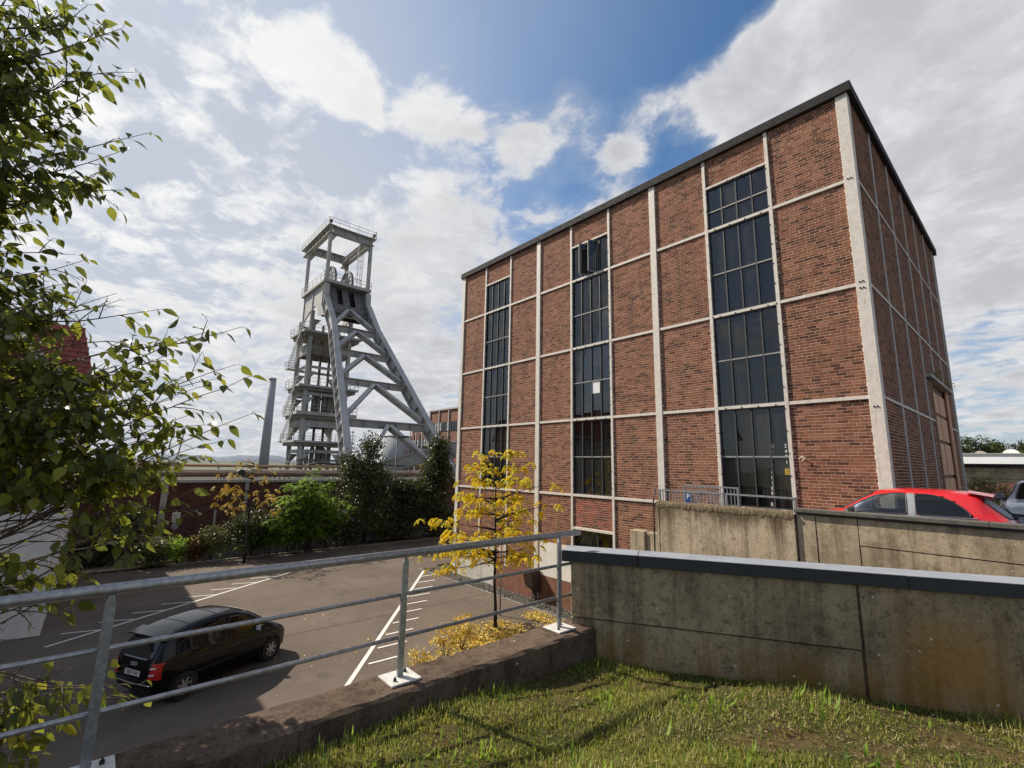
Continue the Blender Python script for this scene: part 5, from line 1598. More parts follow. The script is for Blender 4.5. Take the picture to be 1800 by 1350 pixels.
tp = [Vector((-4.3, -16.4, -.05)), Vector((-4.32, -16.42, 2)), Vector((-4.28, -16.38, 4)), Vector((-4.30, -16.45, 6)), Vector((-4.22, -16.4, 8)), Vector((-4.2, -16.45, 10)), Vector((-4.1, -16.4, 12.5))]
MB().tube(tp, [.17, .14, .12, .10, .08, .055, .02], 10).build('trunk', MAT['bark'], pop)
br = MB(); LP = []; LF = []; LT = []; LS = []


def outward(v):                                          # how far a point reaches out from the trunk towards the lot
    return v.x * .66 + v.y * .75


def thin_spot(v):                                        # two open storeys low in the crown
    return outward(v) < -12.72 and (4.73 < v.z < 5.10 or 3.74 < v.z < 4.38)


def leaf_at(p, d, side, tone):
    """one leaf hanging from a short stalk at p on a shoot of direction d"""
    out = (d * rr.uniform(.15, .6) + side * rr.uniform(.3, .9) + Vector((0, 0, rr.uniform(-.2, .35)))).normalized()
    e = p + out * rr.uniform(.02, .05)
    br.tube([p, e], [.0022, .0015], 3, False)
    ax = (d * .55 + side * .45 + Vector((rr.uniform(-.3, .3), rr.uniform(-.3, .3), rr.uniform(-1.15, -.25)))).normalized()
    nn = Vector((rr.uniform(-.6, .6), rr.uniform(-.6, .6), 1)) 
    if rr.random() < .35: nn = Vector((rr.uniform(-1, 1), rr.uniform(-1, 1), rr.uniform(-.3, .6)))
    sd_ = nn.cross(ax)
    if sd_.length < .05: sd_ = ax.orthogonal()
    sd_.normalize(); nn = ax.cross(sd_)
    q_ = outward(e)
    if q_ < -14.4 and rr.random() < .8: return           # thinned out of view to let sunlight into the crown
    if thin_spot(e) and rr.random() < .88: return
    if 3.85 < e.z < 5.2 and rr.random() < .5: return     # the lower crown is looser
    if 6.25 < e.z < 7.05 and -13.08 < q_ < -12.55 and rr.random() < .8: return
    LP.append(e); LF.append((ax, sd_, nn)); LT.append(min(1, max(0, tone + rr.uniform(-.32, .32)))); LS.append(rr.uniform(.065, .10) if rr.random() < .4 else rr.uniform(.095, .145))


inner = [Vector(q) + Vector((rr.uniform(-.16, .16), rr.uniform(-.16, .16), rr.uniform(-.14, .14))) for q in TIPS if q[2] < 4.0 for _ in range(3)]
inner += [Vector(q) + Vector((-.18 + rr.uniform(-.12, .12), -.18 + rr.uniform(-.12, .12), rr.uniform(-.16, .12))) for q in TIPS if q[2] > 5.3]
inner += [Vector((-2.3 + rr.uniform(-.2, .2), -13.9 + rr.uniform(-.25, .25), rr.uniform(5.0, 5.9))) for _ in range(8)]
for i in range(34):
    tp_ = Vector(rr.choice(TIPS)); u_ = rr.uniform(.10, .42)
    inner.append(tp_.lerp(Vector((-4.25, -16.4, tp_.z - .4)), u_) + Vector((rr.uniform(-.25, .25), rr.uniform(-.25, .25), rr.uniform(-.35, .35))))
for i in range(20):                                      # the dense middle mass
    tp_ = Vector(rr.choice([q for q in TIPS if 5.3 < q[2] < 6.7])); u_ = rr.uniform(.05, .5)
    inner.append(tp_.lerp(Vector((-4.25, -16.4, tp_.z - .2)), u_) + Vector((rr.uniform(-.2, .2), rr.uniform(-.2, .2), rr.uniform(-.3, .3))))
for i, tip in enumerate(TIPS + [q for q in inner if not (thin_spot(q) or thin_spot(q.lerp(Vector((-4.25, -16.4, q.z)), .25)))]):
    tip = Vector(tip)
    L0 = (tip - Vector((-4.25, -16.4, tip.z))).length
    zb = max(2.6, tip.z - L0 * rr.uniform(.15, .62)) if tip.z > 4.6 else tip.z + rr.uniform(.1, .5)
    p0 = Vector((-4.25, -16.4, zb))
    mid = p0.lerp(tip, .5) + Vector((rr.uniform(-.28, .28), rr.uniform(-.28, .28), (tip.z - zb) * .10 + rr.uniform(-.22, .22)))
    n = 18; pts = []
    wa, wb_ = rr.uniform(0, 6), rr.uniform(0, 6)
    for k in range(n + 1):
        s = k / n
        q = p0 * (1 - s) ** 2 + mid * 2 * s * (1 - s) + tip * s * s
        e_ = .06 * math.sin(PI * s)
        pts.append(q + Vector((math.sin(s * 9 + wa) * e_, math.sin(s * 7 + wb_) * e_, math.sin(s * 11 + wa + wb_) * e_)) + Vector((rr.uniform(-1, 1), rr.uniform(-1, 1), rr.uniform(-1, 1))) * .008)
    br.tube(pts, [.017 * (1 - .88 * k / n) for k in range(n + 1)], 6)
    tone0 = rr.uniform(.12, .48) + (.14 if tip.z < 6.6 else -.05)
    for k in range(4, n - 1):                            # side shoots
        for _ in range(2 if k < n - 3 else 1):
            if rr.random() < .22: continue
            d = (pts[k + 1] - pts[k - 1]).normalized()
            a = rr.uniform(0, 2 * PI); s1 = d.orthogonal().normalized(); s2 = d.cross(s1)
            sdv = s1 * math.cos(a) + s2 * math.sin(a)
            ln = rr.uniform(.14, .40) * (1.05 - .35 * k / n)
            e = pts[k] + (d * .8 + sdv * .8 + Vector((0, 0, .10))).normalized() * ln
            if thin_spot(e) and rr.random() < .9: continue
            br.tube([pts[k], pts[k].lerp(e, .5) + Vector((0, 0, .015)), e], [.005, .0035, .002], 4, False)
            m = max(2, int(ln / .045)); tn = tone0 + rr.uniform(-.12, .12)
            for j in range(1, m + 1):
                q = pts[k].lerp(e, j / m); dd = (e - pts[k]).normalized()
                leaf_at(q, dd, (sdv if j % 2 else -sdv) + Vector((rr.uniform(-.4, .4), rr.uniform(-.4, .4), 0)), tn)
    for k in range(7, n + 1):                            # leaves along the shoot itself
        d = (pts[min(k + 1, n)] - pts[k - 1]).normalized()
        s1 = d.cross(Vector((0, 0, 1))).normalized()
        for s in (1, -1):
            if rr.random() < .75: leaf_at(pts[k] + d * rr.uniform(-.02, .02), d, s1 * s + Vector((0, 0, rr.uniform(-.4, .4))), tone0 + .05)
br.build('branches', MAT['twig_brown'], pop, 'stuff')
LEAF_V = [(0, 0, 0), (.14, .20, .05), (.36, .30, .075), (.62, .22, .04), (.84, .09, -.02), (1.0, 0, -.09), (.84, -.09, -.02), (.62, -.22, .04), (.36, -.30, .075), (.14, -.20, .05), (.20, 0, 0), (.5, 0, .0), (.78, 0, -.03)]
LEAF_T = [(0, 10, 1), (1, 10, 2), (10, 11, 2), (2, 11, 3), (11, 12, 3), (3, 12, 4), (12, 5, 4), (0, 9, 10), (9, 8, 10), (10, 8, 11), (8, 7, 11), (11, 7, 12), (7, 6, 12), (12, 6, 5)]
LP = np.array([tuple(p) for p in LP]); LF = np.array([[tuple(a) for a in f] for f in LF]).transpose(0, 2, 1); LT = np.array(LT); LS = np.array(LS)
dist = np.linalg.norm(LP - eye, axis=1)
score = dist / LS
order = np.argsort(score + nrg.random(len(score)) * 6)
sel = order[:300]; rest = order[300:]
lm = []
for tv in (.08, .22, .36, .52, .70, .92):
    me = bpy.data.meshes.new('leaf'); me.from_pydata(LEAF_V, [], LEAF_T)
    a = me.attributes.new('tint', 'FLOAT', 'POINT'); a.data.foreach_set('value', [tv] * len(LEAF_V))
    me.polygons.foreach_set('use_smooth', [True] * len(LEAF_T)); me.materials.append(MAT['poplar_leaf']); lm.append(me)
for i in sel:
    o = bpy.data.objects.new('leaf', lm[min(5, int(LT[i] * 6))]); COL.objects.link(o)
    o.parent = pop
    o.matrix_parent_inverse = Matrix.Translation(pop.location).inverted()
    Mx = Matrix(LF[i].tolist()).to_4x4()
    o.matrix_basis = Matrix.Translation(LP[i].tolist()) @ Mx @ Matrix.Scale(LS[i], 4)
V, F, T = scatter(LEAF_V, LEAF_T, LF[rest] * LS[rest][:, None, None], LP[rest], LT[rest])
np_obj('foliage', V, F, MAT['poplar_leaf'], pop, 'stuff', T, True)

# ------------------------------------------------------------------ lawn
def lawn_z(x, y):
    d = (x - A.x) * NN.x + (y - A.y) * NN.y             # distance from the near wall
    return 3.385 + .072 * np.maximum(d, 0) + .025 * np.sin(x * 2.1 + y * 1.3) + .02 * np.sin(x * 4.7 - y * 3.1)


gx = np.linspace(-1.05, 11, 150); gy = np.linspace(-24, -4.0, 190)
X, Y = np.meshgrid(gx, gy, indexing='ij')
Zg = lawn_z(X, Y) + nrg.normal(size=X.shape) * .008
dd = (X - A.x) * NN.x + (Y - A.y) * NN.y
idx = np.arange(X.size).reshape(X.shape)
q = np.stack([idx[:-1, :-1], idx[1:, :-1], idx[1:, 1:], idx[:-1, 1:]], -1).reshape(-1, 4)
okq = (dd.ravel()[q] > -.16).all(1)
np_obj('lawn_ground', np.stack([X, Y, Zg], -1).reshape(-1, 3), q[okq], MAT['lawn_soil'], None, 'structure', None, True)

g = np.random.default_rng(44)
def blades(n, xr, yr, hmean, wmean, mat, name, label, cat, tint, lean=.5, dens=None):
    x = g.uniform(*xr, n); y = g.uniform(*yr, n)
    d = (x - A.x) * NN.x + (y - A.y) * NN.y
    pn = np.sin(x * 3.3 + 1.2 * np.sin(y * 2.2)) * .5 + np.sin(y * 4.1 + x * 1.7) * .3 + np.sin(x * 9 - y * 7) * .25
    ok = (d > .01) & (x > -.99)
    if dens is not None: ok &= g.random(n) < dens(x, y, d, pn)
    x, y, d, pn = x[ok], y[ok], d[ok], pn[ok]; n = len(x)
    az = g.uniform(0, 2 * PI, n); ln = np.abs(g.normal(size=n)) * lean
    h = hmean * g.uniform(.45, 1.5, n) * (1 + .45 * pn)
    up_ = np.stack([np.cos(az) * np.sin(ln), np.sin(az) * np.sin(ln), np.cos(ln)], 1)
    sd_ = np.stack([-np.sin(az), np.cos(az), np.zeros(n)], 1)
    nn = np.cross(sd_, up_)
    w_ = wmean * g.uniform(.6, 1.4, n)
    fr = np.stack([sd_ * w_[:, None], nn * h[:, None], up_ * h[:, None]], 2)
    tv = [(-.5, 0, 0), (.5, 0, 0), (-.36, -.12, .55), (.36, -.12, .55), (0, -.45, 1.0)]
    tf = [(0, 1, 3), (0, 3, 2), (2, 3, 4)]
    t = np.clip(g.uniform(*tint, n) + .16 * pn, 0, 1)
    V, F, T = scatter(tv, tf, fr, np.stack([x, y, lawn_z(x, y) - .004], 1), t)
    return tag(np_obj(name, V, F, MAT[mat], None, 'stuff', T), label, cat)


dry = lambda x, y, d, pn: np.where((d > .2) & (d < 1.5) & (x > .1), .30, 1.0) * np.where(pn < -.3, .5, 1.0)
blades(320000, (-1, 4.4), (-13.6, -5.8), .036, .0085, 'grass_blade', 'grass', 'short patchy green and straw coloured lawn grass', 'grass', (.08, .95), 1.1, dry)
blades(34000, (-1, 4.6), (-13.2, -5.6), .088, .0065, 'grass_blade', 'long_grass', 'longer grass tufts along the foot of the concrete walls', 'grass', (.0, .6), .85,
       lambda x, y, d, pn: np.where((d < .22) | (x < -.82), .45, np.where(pn > .55, .16, .02)))
blades(5200, (-1, 4.0), (-13.2, -6), .085, .024, 'fern_leaf', 'lawn_weeds', 'broad leaved weeds scattered through the lawn', 'weeds', (.2, .95), .95,
       lambda x, y, d, pn: np.where(np.sin(x * 5.1) * np.sin(y * 4.3 + 1) > .45, .9, .04))
n = 16000
x = g.uniform(-.95, 4.6, n); y = g.uniform(-13.5, -5.6, n); d = (x - A.x) * NN.x + (y - A.y) * NN.y
ok = (d > .05) & (g.random(n) < np.where((d > .2) & (d < 1.4) & (x > .1), .95, .18)); x, y = x[ok], y[ok]; n = len(x)
az = g.uniform(0, 2 * PI, n)
ax = np.stack([np.cos(az), np.sin(az), g.normal(size=n) * .3], 1); ax /= np.linalg.norm(ax, axis=1)[:, None]
sd_ = np.cross(np.tile([0, 0, 1.0], (n, 1)) + g.normal(size=(n, 3)) * .3, ax); sd_ /= np.linalg.norm(sd_, axis=1)[:, None]
fr = np.stack([ax * (.05 * g.uniform(.5, 1.5, n))[:, None], sd_ * .02, np.cross(ax, sd_) * .03], 2)
V, F, T = scatter(LEAF4_V, LEAF4_F, fr, np.stack([x, y, lawn_z(x, y) + g.uniform(.005, .03, n)], 1), g.random(n))
tag(np_obj('dry_litter', V, F, MAT['litter'], None, 'stuff', T), 'dry brown leaf litter lying on the lawn before the concrete wall', 'litter')
# weeds growing on the canopy of the freight door
cw = thing('canopy_weeds', 'small dry weeds growing on the canopy over the freight door', 'weeds', (.1, 11, 8.98))
crown('foliage', cw, 'dry_leaf', [(.1, 9.2, 9.1, .08, .6, .15, 1), (.1, 11.8, 9.1, .08, .7, .2, 1)], 140, .10, (.1, .8), .3, .12, 88)
b = MB()
for k in range(10): b.tube([(.08, 8.9 + .35 * k, 8.97), (.10, 9.0 + .35 * k, 9.2)], [.008, .003], 4)
b.build('stems', MAT['twig_brown'], cw)


# ================================================================== CARS
def interp(xs, ys, x):
    """smooth (monotone) interpolation"""
    xs = np.asarray(xs, float); ys = np.asarray(ys, float); x = np.asarray(x, float)
    h = np.diff(xs); dl = np.diff(ys) / h
    m = np.zeros_like(ys); m[0] = dl[0]; m[-1] = dl[-1]
    for i in range(1, len(xs) - 1):
        m[i] = 0 if dl[i - 1] * dl[i] <= 0 else 2 / (1 / dl[i - 1] + 1 / dl[i])
    k = np.clip(np.searchsorted(xs, x) - 1, 0, len(xs) - 2)
    t = (x - xs[k]) / h[k]
    return (2 * t ** 3 - 3 * t ** 2 + 1) * ys[k] + (t ** 3 - 2 * t ** 2 + t) * h[k] * m[k] + (-2 * t ** 3 + 3 * t ** 2) * ys[k + 1] + (t ** 3 - t ** 2) * h[k] * m[k + 1]


class Car:
    """local frame: x forward (0 = rear), y left, z up; shapes are ray-cast onto the body skin"""

    def __init__(s, root, M, prof, L, paintm, wheels, wr, holes):
        s.root = root; s.M = M
        n, m = 110, 30
        xs = np.concatenate([[0], np.linspace(0, 1, n) ** 1.0 * L]); xs = np.unique(np.round(xs, 4))
        P = {k: interp(*np.array(v, float).T, xs) for k, v in prof.items()}
        V = []
        for i, x in enumerate(xs):
            zl, zb, zt, wl, wb, wt = (P[k][i] for k in ('zlow', 'zbelt', 'ztop', 'wlow', 'wbelt', 'wtop'))
            zt = max(zt, zb + .02)
            cp = np.array([(0, zl), (wl * .7, zl), (wl, zl + .03), (wb * .985, zl + (zb - zl) * .35), (wb, zl + (zb - zl) * .72), (wb * .985, zb), (wt + (wb - wt) * .62, zb + (zt - zb) * .38), (wt + .02, zt - (zt - zb) * .16), (wt * .86, zt - .012), (wt * .5, zt + .02), (0, zt + .03)])
            tt = np.linspace(0, len(cp) - 1, m); c = np.arange(len(cp))
            yy = interp(c, cp[:, 0], tt); zz = interp(c, cp[:, 1], tt)
            V += [(x, y, z) for y, z in zip(yy, zz)]
        k = len(xs)
        F = [(i * m + j, (i + 1) * m + j, (i + 1) * m + j + 1, i * m + j + 1) for i in range(k - 1) for j in range(m - 1)]
        V = np.array(V); nv = len(V)
        V2 = V * [1, -1, 1]
        VV = np.concatenate([V, V2]); FF = F + [tuple(reversed([a + nv for a in f])) for f in F]
        for i0 in (0, (k - 1) * m):                      # close the two ends
            FF += [(i0 + j, i0 + j + 1, nv + i0 + j + 1, nv + i0 + j) for j in range(1, m - 2)]
        s.bvh = BVHTree.FromPolygons([tuple(v) for v in VV], [tuple(f) for f in FF], all_triangles=False)
        # openings: wheel arches and glass
        FC = np.array([VV[list(f)].mean(0) for f in FF])
        keep = np.ones(len(FF), bool)
        for wx, wz in wheels:
            keep &= ~((np.hypot(FC[:, 0] - wx, FC[:, 2] - wz) < wr + .05) & (np.abs(FC[:, 1]) > .45) & (FC[:, 2] < wz + wr + .1))
        for kind, poly in holes:
            pa = np.array(poly)
            if kind == 'side': pts = FC[:, [0, 2]]; ok = np.abs(FC[:, 1]) > .35
            elif kind == 'front': pts = FC[:, [1, 2]]; ok = FC[:, 0] > L * .45
            else: pts = FC[:, [1, 2]]; ok = FC[:, 0] < L * .40
            ins = np.zeros(len(pts), bool); j = len(pa) - 1
            for i in range(len(pa)):
                xi, yi = pa[i]; xj, yj = pa[j]
                cr = ((yi > pts[:, 1]) != (yj > pts[:, 1])) & (pts[:, 0] < (xj - xi) * (pts[:, 1] - yi) / (yj - yi + 1e-12) + xi)
                ins ^= cr; j = i
            keep &= ~(ins & ok)
        me = bpy.data.meshes.new('body')
        me.from_pydata([tuple(v) for v in VV], [], [f for f, kk in zip(FF, keep) if kk])
        bm = bmesh.new(); bm.from_mesh(me)
        bmesh.ops.remove_doubles(bm, verts=bm.verts, dist=.0008)
        bmesh.ops.recalc_face_normals(bm, faces=bm.faces); bm.to_mesh(me); bm.free()
        me.polygons.foreach_set('use_smooth', [True] * len(me.polygons))
        me.transform(M); me.materials.append(MAT[paintm])
        s.body = link_mesh('body', me, root)

    def hit(s, kind, a, b, side=1, off=.004):
        if kind != 'side': a += .0007
        if kind == 'side': o, d = Vector((a, side * 3, b)), Vector((0, -side, 0))
        elif kind == 'front': o, d = Vector((9, a, b)), Vector((-1, 0, 0))
        elif kind == 'rear': o, d = Vector((-4, a, b)), Vector((1, 0, 0))
        else: o, d = Vector((a, b, 5)), Vector((0, 0, -1))
        h = s.bvh.ray_cast(o, d)
        if h[0] is None: return None
        nn = h[1] if h[1].dot(d) < 0 else -h[1]
        return h[0] + nn * off

    def patch(s, name, kind, poly, mat, side=1, off=.006, parent=None, seal=0, step=.05, sealmat='trim_black'):
        pa = [Vector(p) for p in poly]; bd = []
        for p, q in zip(pa, pa[1:] + pa[:1]):
            n = max(1, int((q - p).length / step)); bd += [p.lerp(q, i / n) for i in range(n)]
        mn = [min(p[i] for p in bd) for i in (0, 1)]; mx = [max(p[i] for p in bd) for i in (0, 1)]
        pts = list(bd)
        for i in range(1, int((mx[0] - mn[0]) / step) + 1):
            for j in range(1, int((mx[1] - mn[1]) / step) + 1):
                p = Vector((mn[0] + i * step, mn[1] + j * step)); ins = False; q0 = bd[-1]; dm = 9
                for q1 in bd:
                    if (q1.y > p.y) != (q0.y > p.y) and p.x < (q0.x - q1.x) * (p.y - q1.y) / (q0.y - q1.y) + q1.x: ins = not ins
                    dm = min(dm, (q1 - p).length); q0 = q1
                if ins and dm > step * .4: pts.append(p)
        nb = len(bd)
        r = delaunay_2d_cdt(pts, [(i, (i + 1) % nb) for i in range(nb)], [], 1, 1e-5)
        vs = [s.hit(kind, v.x, v.y, side, off) for v in r[0]]
        fs = [f for f in r[2] if all(vs[i] is not None for i in f)]
        vs = [v if v is not None else Vector() for v in vs]
        me = bpy.data.meshes.new(name); me.from_pydata([tuple(v) for v in vs], [], fs)
        me.polygons.foreach_set('use_smooth', [True] * len(fs)); me.transform(s.M); me.materials.append(MAT[mat])
        o = link_mesh(name, me, parent or s.root)
        if seal:
            ring = [s.hit(kind, p.x, p.y, side, off) for p in bd]; ring = [p for p in ring if p is not None]
            for _ in range(2): ring = [(ring[i - 1] + ring[i] * 2 + ring[(i + 1) % len(ring)]) / 4 for i in range(len(ring))]
            t = MB().tube(ring + ring[:2], seal, 6, False); t.v = [tuple(s.M @ Vector(v)) for v in t.v]
            t.build('seal', MAT[sealmat], o)
        return o

    def line(s, name, kind, pts, r, mat, side=1, off=.002, parent=None):
        q = []
        for a, b in zip(pts[:-1], pts[1:]):
            a, b = Vector(a), Vector(b); n = max(2, int((b - a).length / .04))
            q += [s.hit(kind, *a.lerp(b, i / n), side, off) for i in range(n + 1)]
        q = [p for p in q if p is not None]
        t = MB().tube(q, r, 6); t.v = [tuple(s.M @ Vector(v)) for v in t.v]
        return t.build(name, MAT[mat], parent or s.root)

    def add(s, name, mb, mat, parent=None, bevel=0):
        mb.v = [tuple(s.M @ Vector(v)) for v in mb.v]
        return mb.build(name, MAT[mat], parent or s.root, None, bevel)

    def wheel(s, x, y, r, side, wd=.19, spokes=7):
        c = Vector((x, y, r))
        o = s.add('wheel', MB().disc(c, (0, 1, 0), r * .60, r, wd, 40).disc(c, (0, 1, 0), r * .60, r * .97, wd + .02, 40), 'rubber')
        face = c + Vector((0, side * (wd / 2 - .03), 0))
        b = MB().disc(face, (0, 1, 0), r * .56, r * .665, .05, 40).disc(face + Vector((0, side * .012, 0)), (0, 1, 0), 0, r * .16, .03, 16)
        for i in range(spokes):
            a = 2 * PI * i / spokes + .2; d = Vector((math.cos(a), 0, math.sin(a)))
            b.bar(face + d * r * .1, face + d * r * .60, r * .17, .035, (0, 1, 0))
        s.add('rim', b, 'alloy', o)
        s.add('brake_disc', MB().disc(c - Vector((0, side * .03, 0)), (0, 1, 0), 0, r * .57, .04, 24), 'trim_black', o)
        # arch lining
        s.add('wheel_arch', MB().disc(c - Vector((0, side * .12, -.02)), (0, 1, 0), r * 1.06, r * 1.17, wd + .16, 32), 'trim_black')
        return o


def car_matrix(origin, heading, scale=1.0):
    """origin = ground point under the middle of the rear end, heading = forward direction in plan"""
    f = Vector((heading[0], heading[1], 0)).normalized()
    return Matrix(((f.x * scale, -f.y * scale, 0, origin[0]), (f.y * scale, f.x * scale, 0, origin[1]), (0, 0, scale, origin[2]), (0, 0, 0, 1)))


# ------------------------------------------------------------------ black hatchback in the lot
f = Vector((-.463, .887)); rt_ = Vector((.887, .463))
rear_axle = Vector((-11.32, -12.19)) - rt_ * .83
org = rear_axle - f * .66
bc = thing('parked_car', 'black compact hatchback with red tail lamps parked in the lot', 'car', (org.x, org.y, 0))
LB = 3.83
prof = {'zlow': [(0, .40), (.15, .24), (.6, .19), (3.2, .19), (3.7, .24), (3.83, .36)],
        'zbelt': [(0, .78), (.15, .93), (1.0, .95), (2.0, .93), (2.7, .90), (3.1, .84), (3.5, .70), (3.83, .50)],
        'ztop': [(0, .84), (.035, 1.02), (.13, 1.22), (.28, 1.40), (.48, 1.49), (1.0, 1.56), (1.5, 1.58), (2.0, 1.545), (2.35, 1.45), (2.75, 1.22), (3.05, 1.02), (3.4, .86), (3.7, .68), (3.83, .52)],
        'wlow': [(0, .55), (.2, .72), (.7, .76), (3.1, .76), (3.6, .66), (3.83, .45)],
        'wbelt': [(0, .62), (.12, .76), (.5, .815), (1.2, .835), (2.6, .83), (3.2, .79), (3.6, .68), (3.83, .48)],
        'wtop': [(0, .60), (.12, .60), (.3, .61), (.8, .61), (1.6, .61), (2.3, .60), (2.8, .63), (3.1, .66), (3.5, .60), (3.83, .42)]}
sideA = [(1.70, .97), (2.74, .93), (2.40, 1.25), (2.12, 1.42), (1.74, 1.45)]
sideB = [(.98, 1.00), (1.63, .97), (1.66, 1.45), (1.10, 1.41), (.92, 1.30)]
sideC = [(.40, 1.06), (.92, 1.01), (.86, 1.32), (.52, 1.28)]
rearG = [(-.56, 1.02), (.56, 1.02), (.50, 1.36), (-.50, 1.36)]
frontG = [(-.60, 1.02), (.60, 1.02), (.52, 1.42), (-.52, 1.42)]
car = Car(bc, car_matrix((org.x, org.y, 0), f), prof, LB, 'paint_black', [(.66, .30), (3.065, .30)], .30, [('side', sideA), ('side', sideB), ('side', sideC), ('rear', rearG), ('front', frontG)])
for sd_ in (1, -1):
    for pl_ in (sideA, sideB, sideC): car.patch('side_window', 'side', pl_, 'car_glass_dark', sd_, seal=.014)
    car.line('sill_strip', 'side', [(.75, .52), (3.0, .50)], .012, 'trim_black', sd_)
    car.line('door_seam', 'side', [(1.66, 1.0), (1.62, .30)], .005, 'trim_black', sd_)
    car.line('door_seam', 'side', [(2.80, .92), (2.72, .60), (2.68, .28)], .005, 'trim_black', sd_)
    car.line('door_handle', 'side', [(1.76, .86), (1.95, .855)], .014, 'paint_black', sd_, .012)
    for wx in (.66, 3.065): car.wheel(wx, sd_ * .735, .30, sd_)
    car.patch('tail_lamp', 'rear', [(sd_ * .52, .62), (sd_ * .76, .62), (sd_ * .76, .95), (sd_ * .60, .95)][::sd_], 'lamp_red', off=.012, step=.04)
    car.patch('reversing_lamp', 'rear', [(sd_ * .545, .70), (sd_ * .66, .71), (sd_ * .67, .745), (sd_ * .555, .735)][::sd_], 'lamp_clear', off=.018, step=.03)
    car.patch('reversing_lamp', 'rear', [(sd_ * .565, .83), (sd_ * .67, .84), (sd_ * .68, .875), (sd_ * .575, .865)][::sd_], 'lamp_clear', off=.018, step=.03)
    car.patch('headlight', 'front', [(sd_ * .36, .60), (sd_ * .66, .60), (sd_ * .64, .74), (sd_ * .42, .70)][::sd_], 'lamp_clear', off=.008, step=.04)
    m_ = MB().obox((2.55, sd_ * .90, 1.02), (.06, 0, .0), (0, .10, 0), (0, 0, .065))
    mo = car.add('wing_mirror', m_, 'paint_black', None, .025)
    car.add('mirror_glass', MB().obox((2.487, sd_ * .905, 1.02), (.003, 0, 0), (0, .085, 0), (0, 0, .05)), 'lamp_clear', mo)
    car.line('gutter', 'top', [(.75, sd_ * .50), (2.25, sd_ * .50)], .008, 'trim_black', 1, .003)
car.patch('rear_window', 'rear', rearG, 'car_glass_dark', seal=.016)
car.patch('windshield', 'front', frontG, 'car_glass_dark', seal=.016)
car.line('roof_seam', 'top', [(.82, -.52), (.82, .52)], .006, 'trim_black')
car.line('roof_seam', 'top', [(1.55, -.53), (1.55, .53)], .006, 'trim_black')
b = MB()
for i in range(10):
    y0 = -.58 + .116 * i
    b.add([(.14 - .05 * (1 - abs(y / .6) ** 2), y, 1.40 + .035 * (1 - (y / .6) ** 2) + dz) for dz in (0, .03) for y in (y0, y0 + .116)] + [(.42, y, 1.48 + .02 * (1 - (y / .6) ** 2) + dz) for dz in (0, .03) for y in (y0, y0 + .116)], [(0, 1, 3, 2), (2, 3, 7, 6), (0, 4, 5, 1)])
car.add('spoiler', b, 'paint_black')
car.line('chrome_strip', 'rear', [(-.62, .50), (0, .47), (.62, .50)], .013, 'chrome', 1, .008)
car.line('tailgate_strip', 'rear', [(-.40, 1.0), (.40, 1.0)], .018, 'coping_metal', 1, .012)
car.line('bumper_seam', 'rear', [(-.70, .56), (.70, .56)], .006, 'trim_black')
pc = car.hit('rear', 0, .70, 1, .02)
pm = car.M @ Matrix.Translation(pc) @ Matrix.Rotation(-PI / 2, 4, 'Z') @ Matrix.Rotation(PI / 2 - .12, 4, 'X')
b = MB().box((-.26, -.055, -.004), (.26, .055, .004)); b.v = [tuple(pm @ Vector(v)) for v in b.v]
plate = b.build('number_plate', MAT['plate_white'], bc)
place_text('plate_text', 'NK IT 44', .105, MAT['ink'], pm @ Matrix.Translation((0, 0, .005)) @ Matrix.Scale(.9, 4, (1, 0, 0)), plate)
b = MB()
for i in range(4):
    c = car.hit('rear', .075 - .05 * i, .88, 1, .012)
    b.disc(c, (1, 0, -.35), .026, .035, .01, 18)
car.add('ring_emblem', b, 'chrome')
for y in (.33, -.33):
    for x in (2.0, 1.15):
        car.add('seat', MB().obox((x - .05, y, .62), (.26, 0, .02), (0, .23, 0), (0, 0, .09)).obox((x - .36, y, .92), (-.03, 0, .27), (0, .22, 0), (.07, 0, .01)).obox((x - .44, y, 1.26), (-.01, 0, .09), (0, .11, 0), (.04, 0, 0)), 'seat_dark', None, .03)

car.add('interior', MB().box((.35, -.62, .35), (3.0, .62, .80)).box((.30, -.60, .80), (.62, .60, 1.0)), 'trim_black')
# ------------------------------------------------------------------ red three-door car behind the parapet
YG = 3.65
rc = thing('parked_car', 'red three door small car behind the concrete parapet', 'car', (2.05, -1.25, YG))
LR = 3.55
prof = {'zlow': [(0, .45), (.15, .25), (.6, .18), (3.0, .18), (3.4, .22), (3.55, .35)],
        'zbelt': [(0, .80), (.12, .98), (.8, 1.00), (1.8, .97), (2.5, .93), (2.9, .86), (3.3, .72), (3.55, .52)],
        'ztop': [(0, .82), (.07, 1.00), (.22, 1.16), (.38, 1.32), (.46, 1.41), (.56, 1.452), (1.0, 1.492), (1.5, 1.495), (1.95, 1.455), (2.2, 1.35), (2.5, 1.15), (2.74, 1.00), (3.1, .92), (3.4, .76), (3.55, .55)],
        'wlow': [(0, .50), (.2, .70), (.7, .74), (2.9, .74), (3.4, .62), (3.55, .42)],
        'wbelt': [(0, .60), (.12, .74), (.5, .80), (1.2, .815), (2.5, .81), (3.0, .76), (3.35, .64), (3.55, .45)],
        'wtop': [(0, .52), (.3, .56), (.8, .585), (1.6, .585), (2.1, .58), (2.6, .61), (2.9, .62), (3.3, .56), (3.55, .38)]}
sideA = [(1.50, 1.02), (2.62, .985), (2.30, 1.20), (2.02, 1.36), (1.74, 1.41), (1.52, 1.42)]
sideB = [(.55, 1.035), (1.36, 1.02), (1.38, 1.42), (1.10, 1.41), (.88, 1.34), (.66, 1.18)]
rearG = [(-.56, 1.03), (.56, 1.03), (.50, 1.36), (-.50, 1.36)]
frontG = [(-.60, 1.03), (.60, 1.03), (.52, 1.40), (-.52, 1.40)]
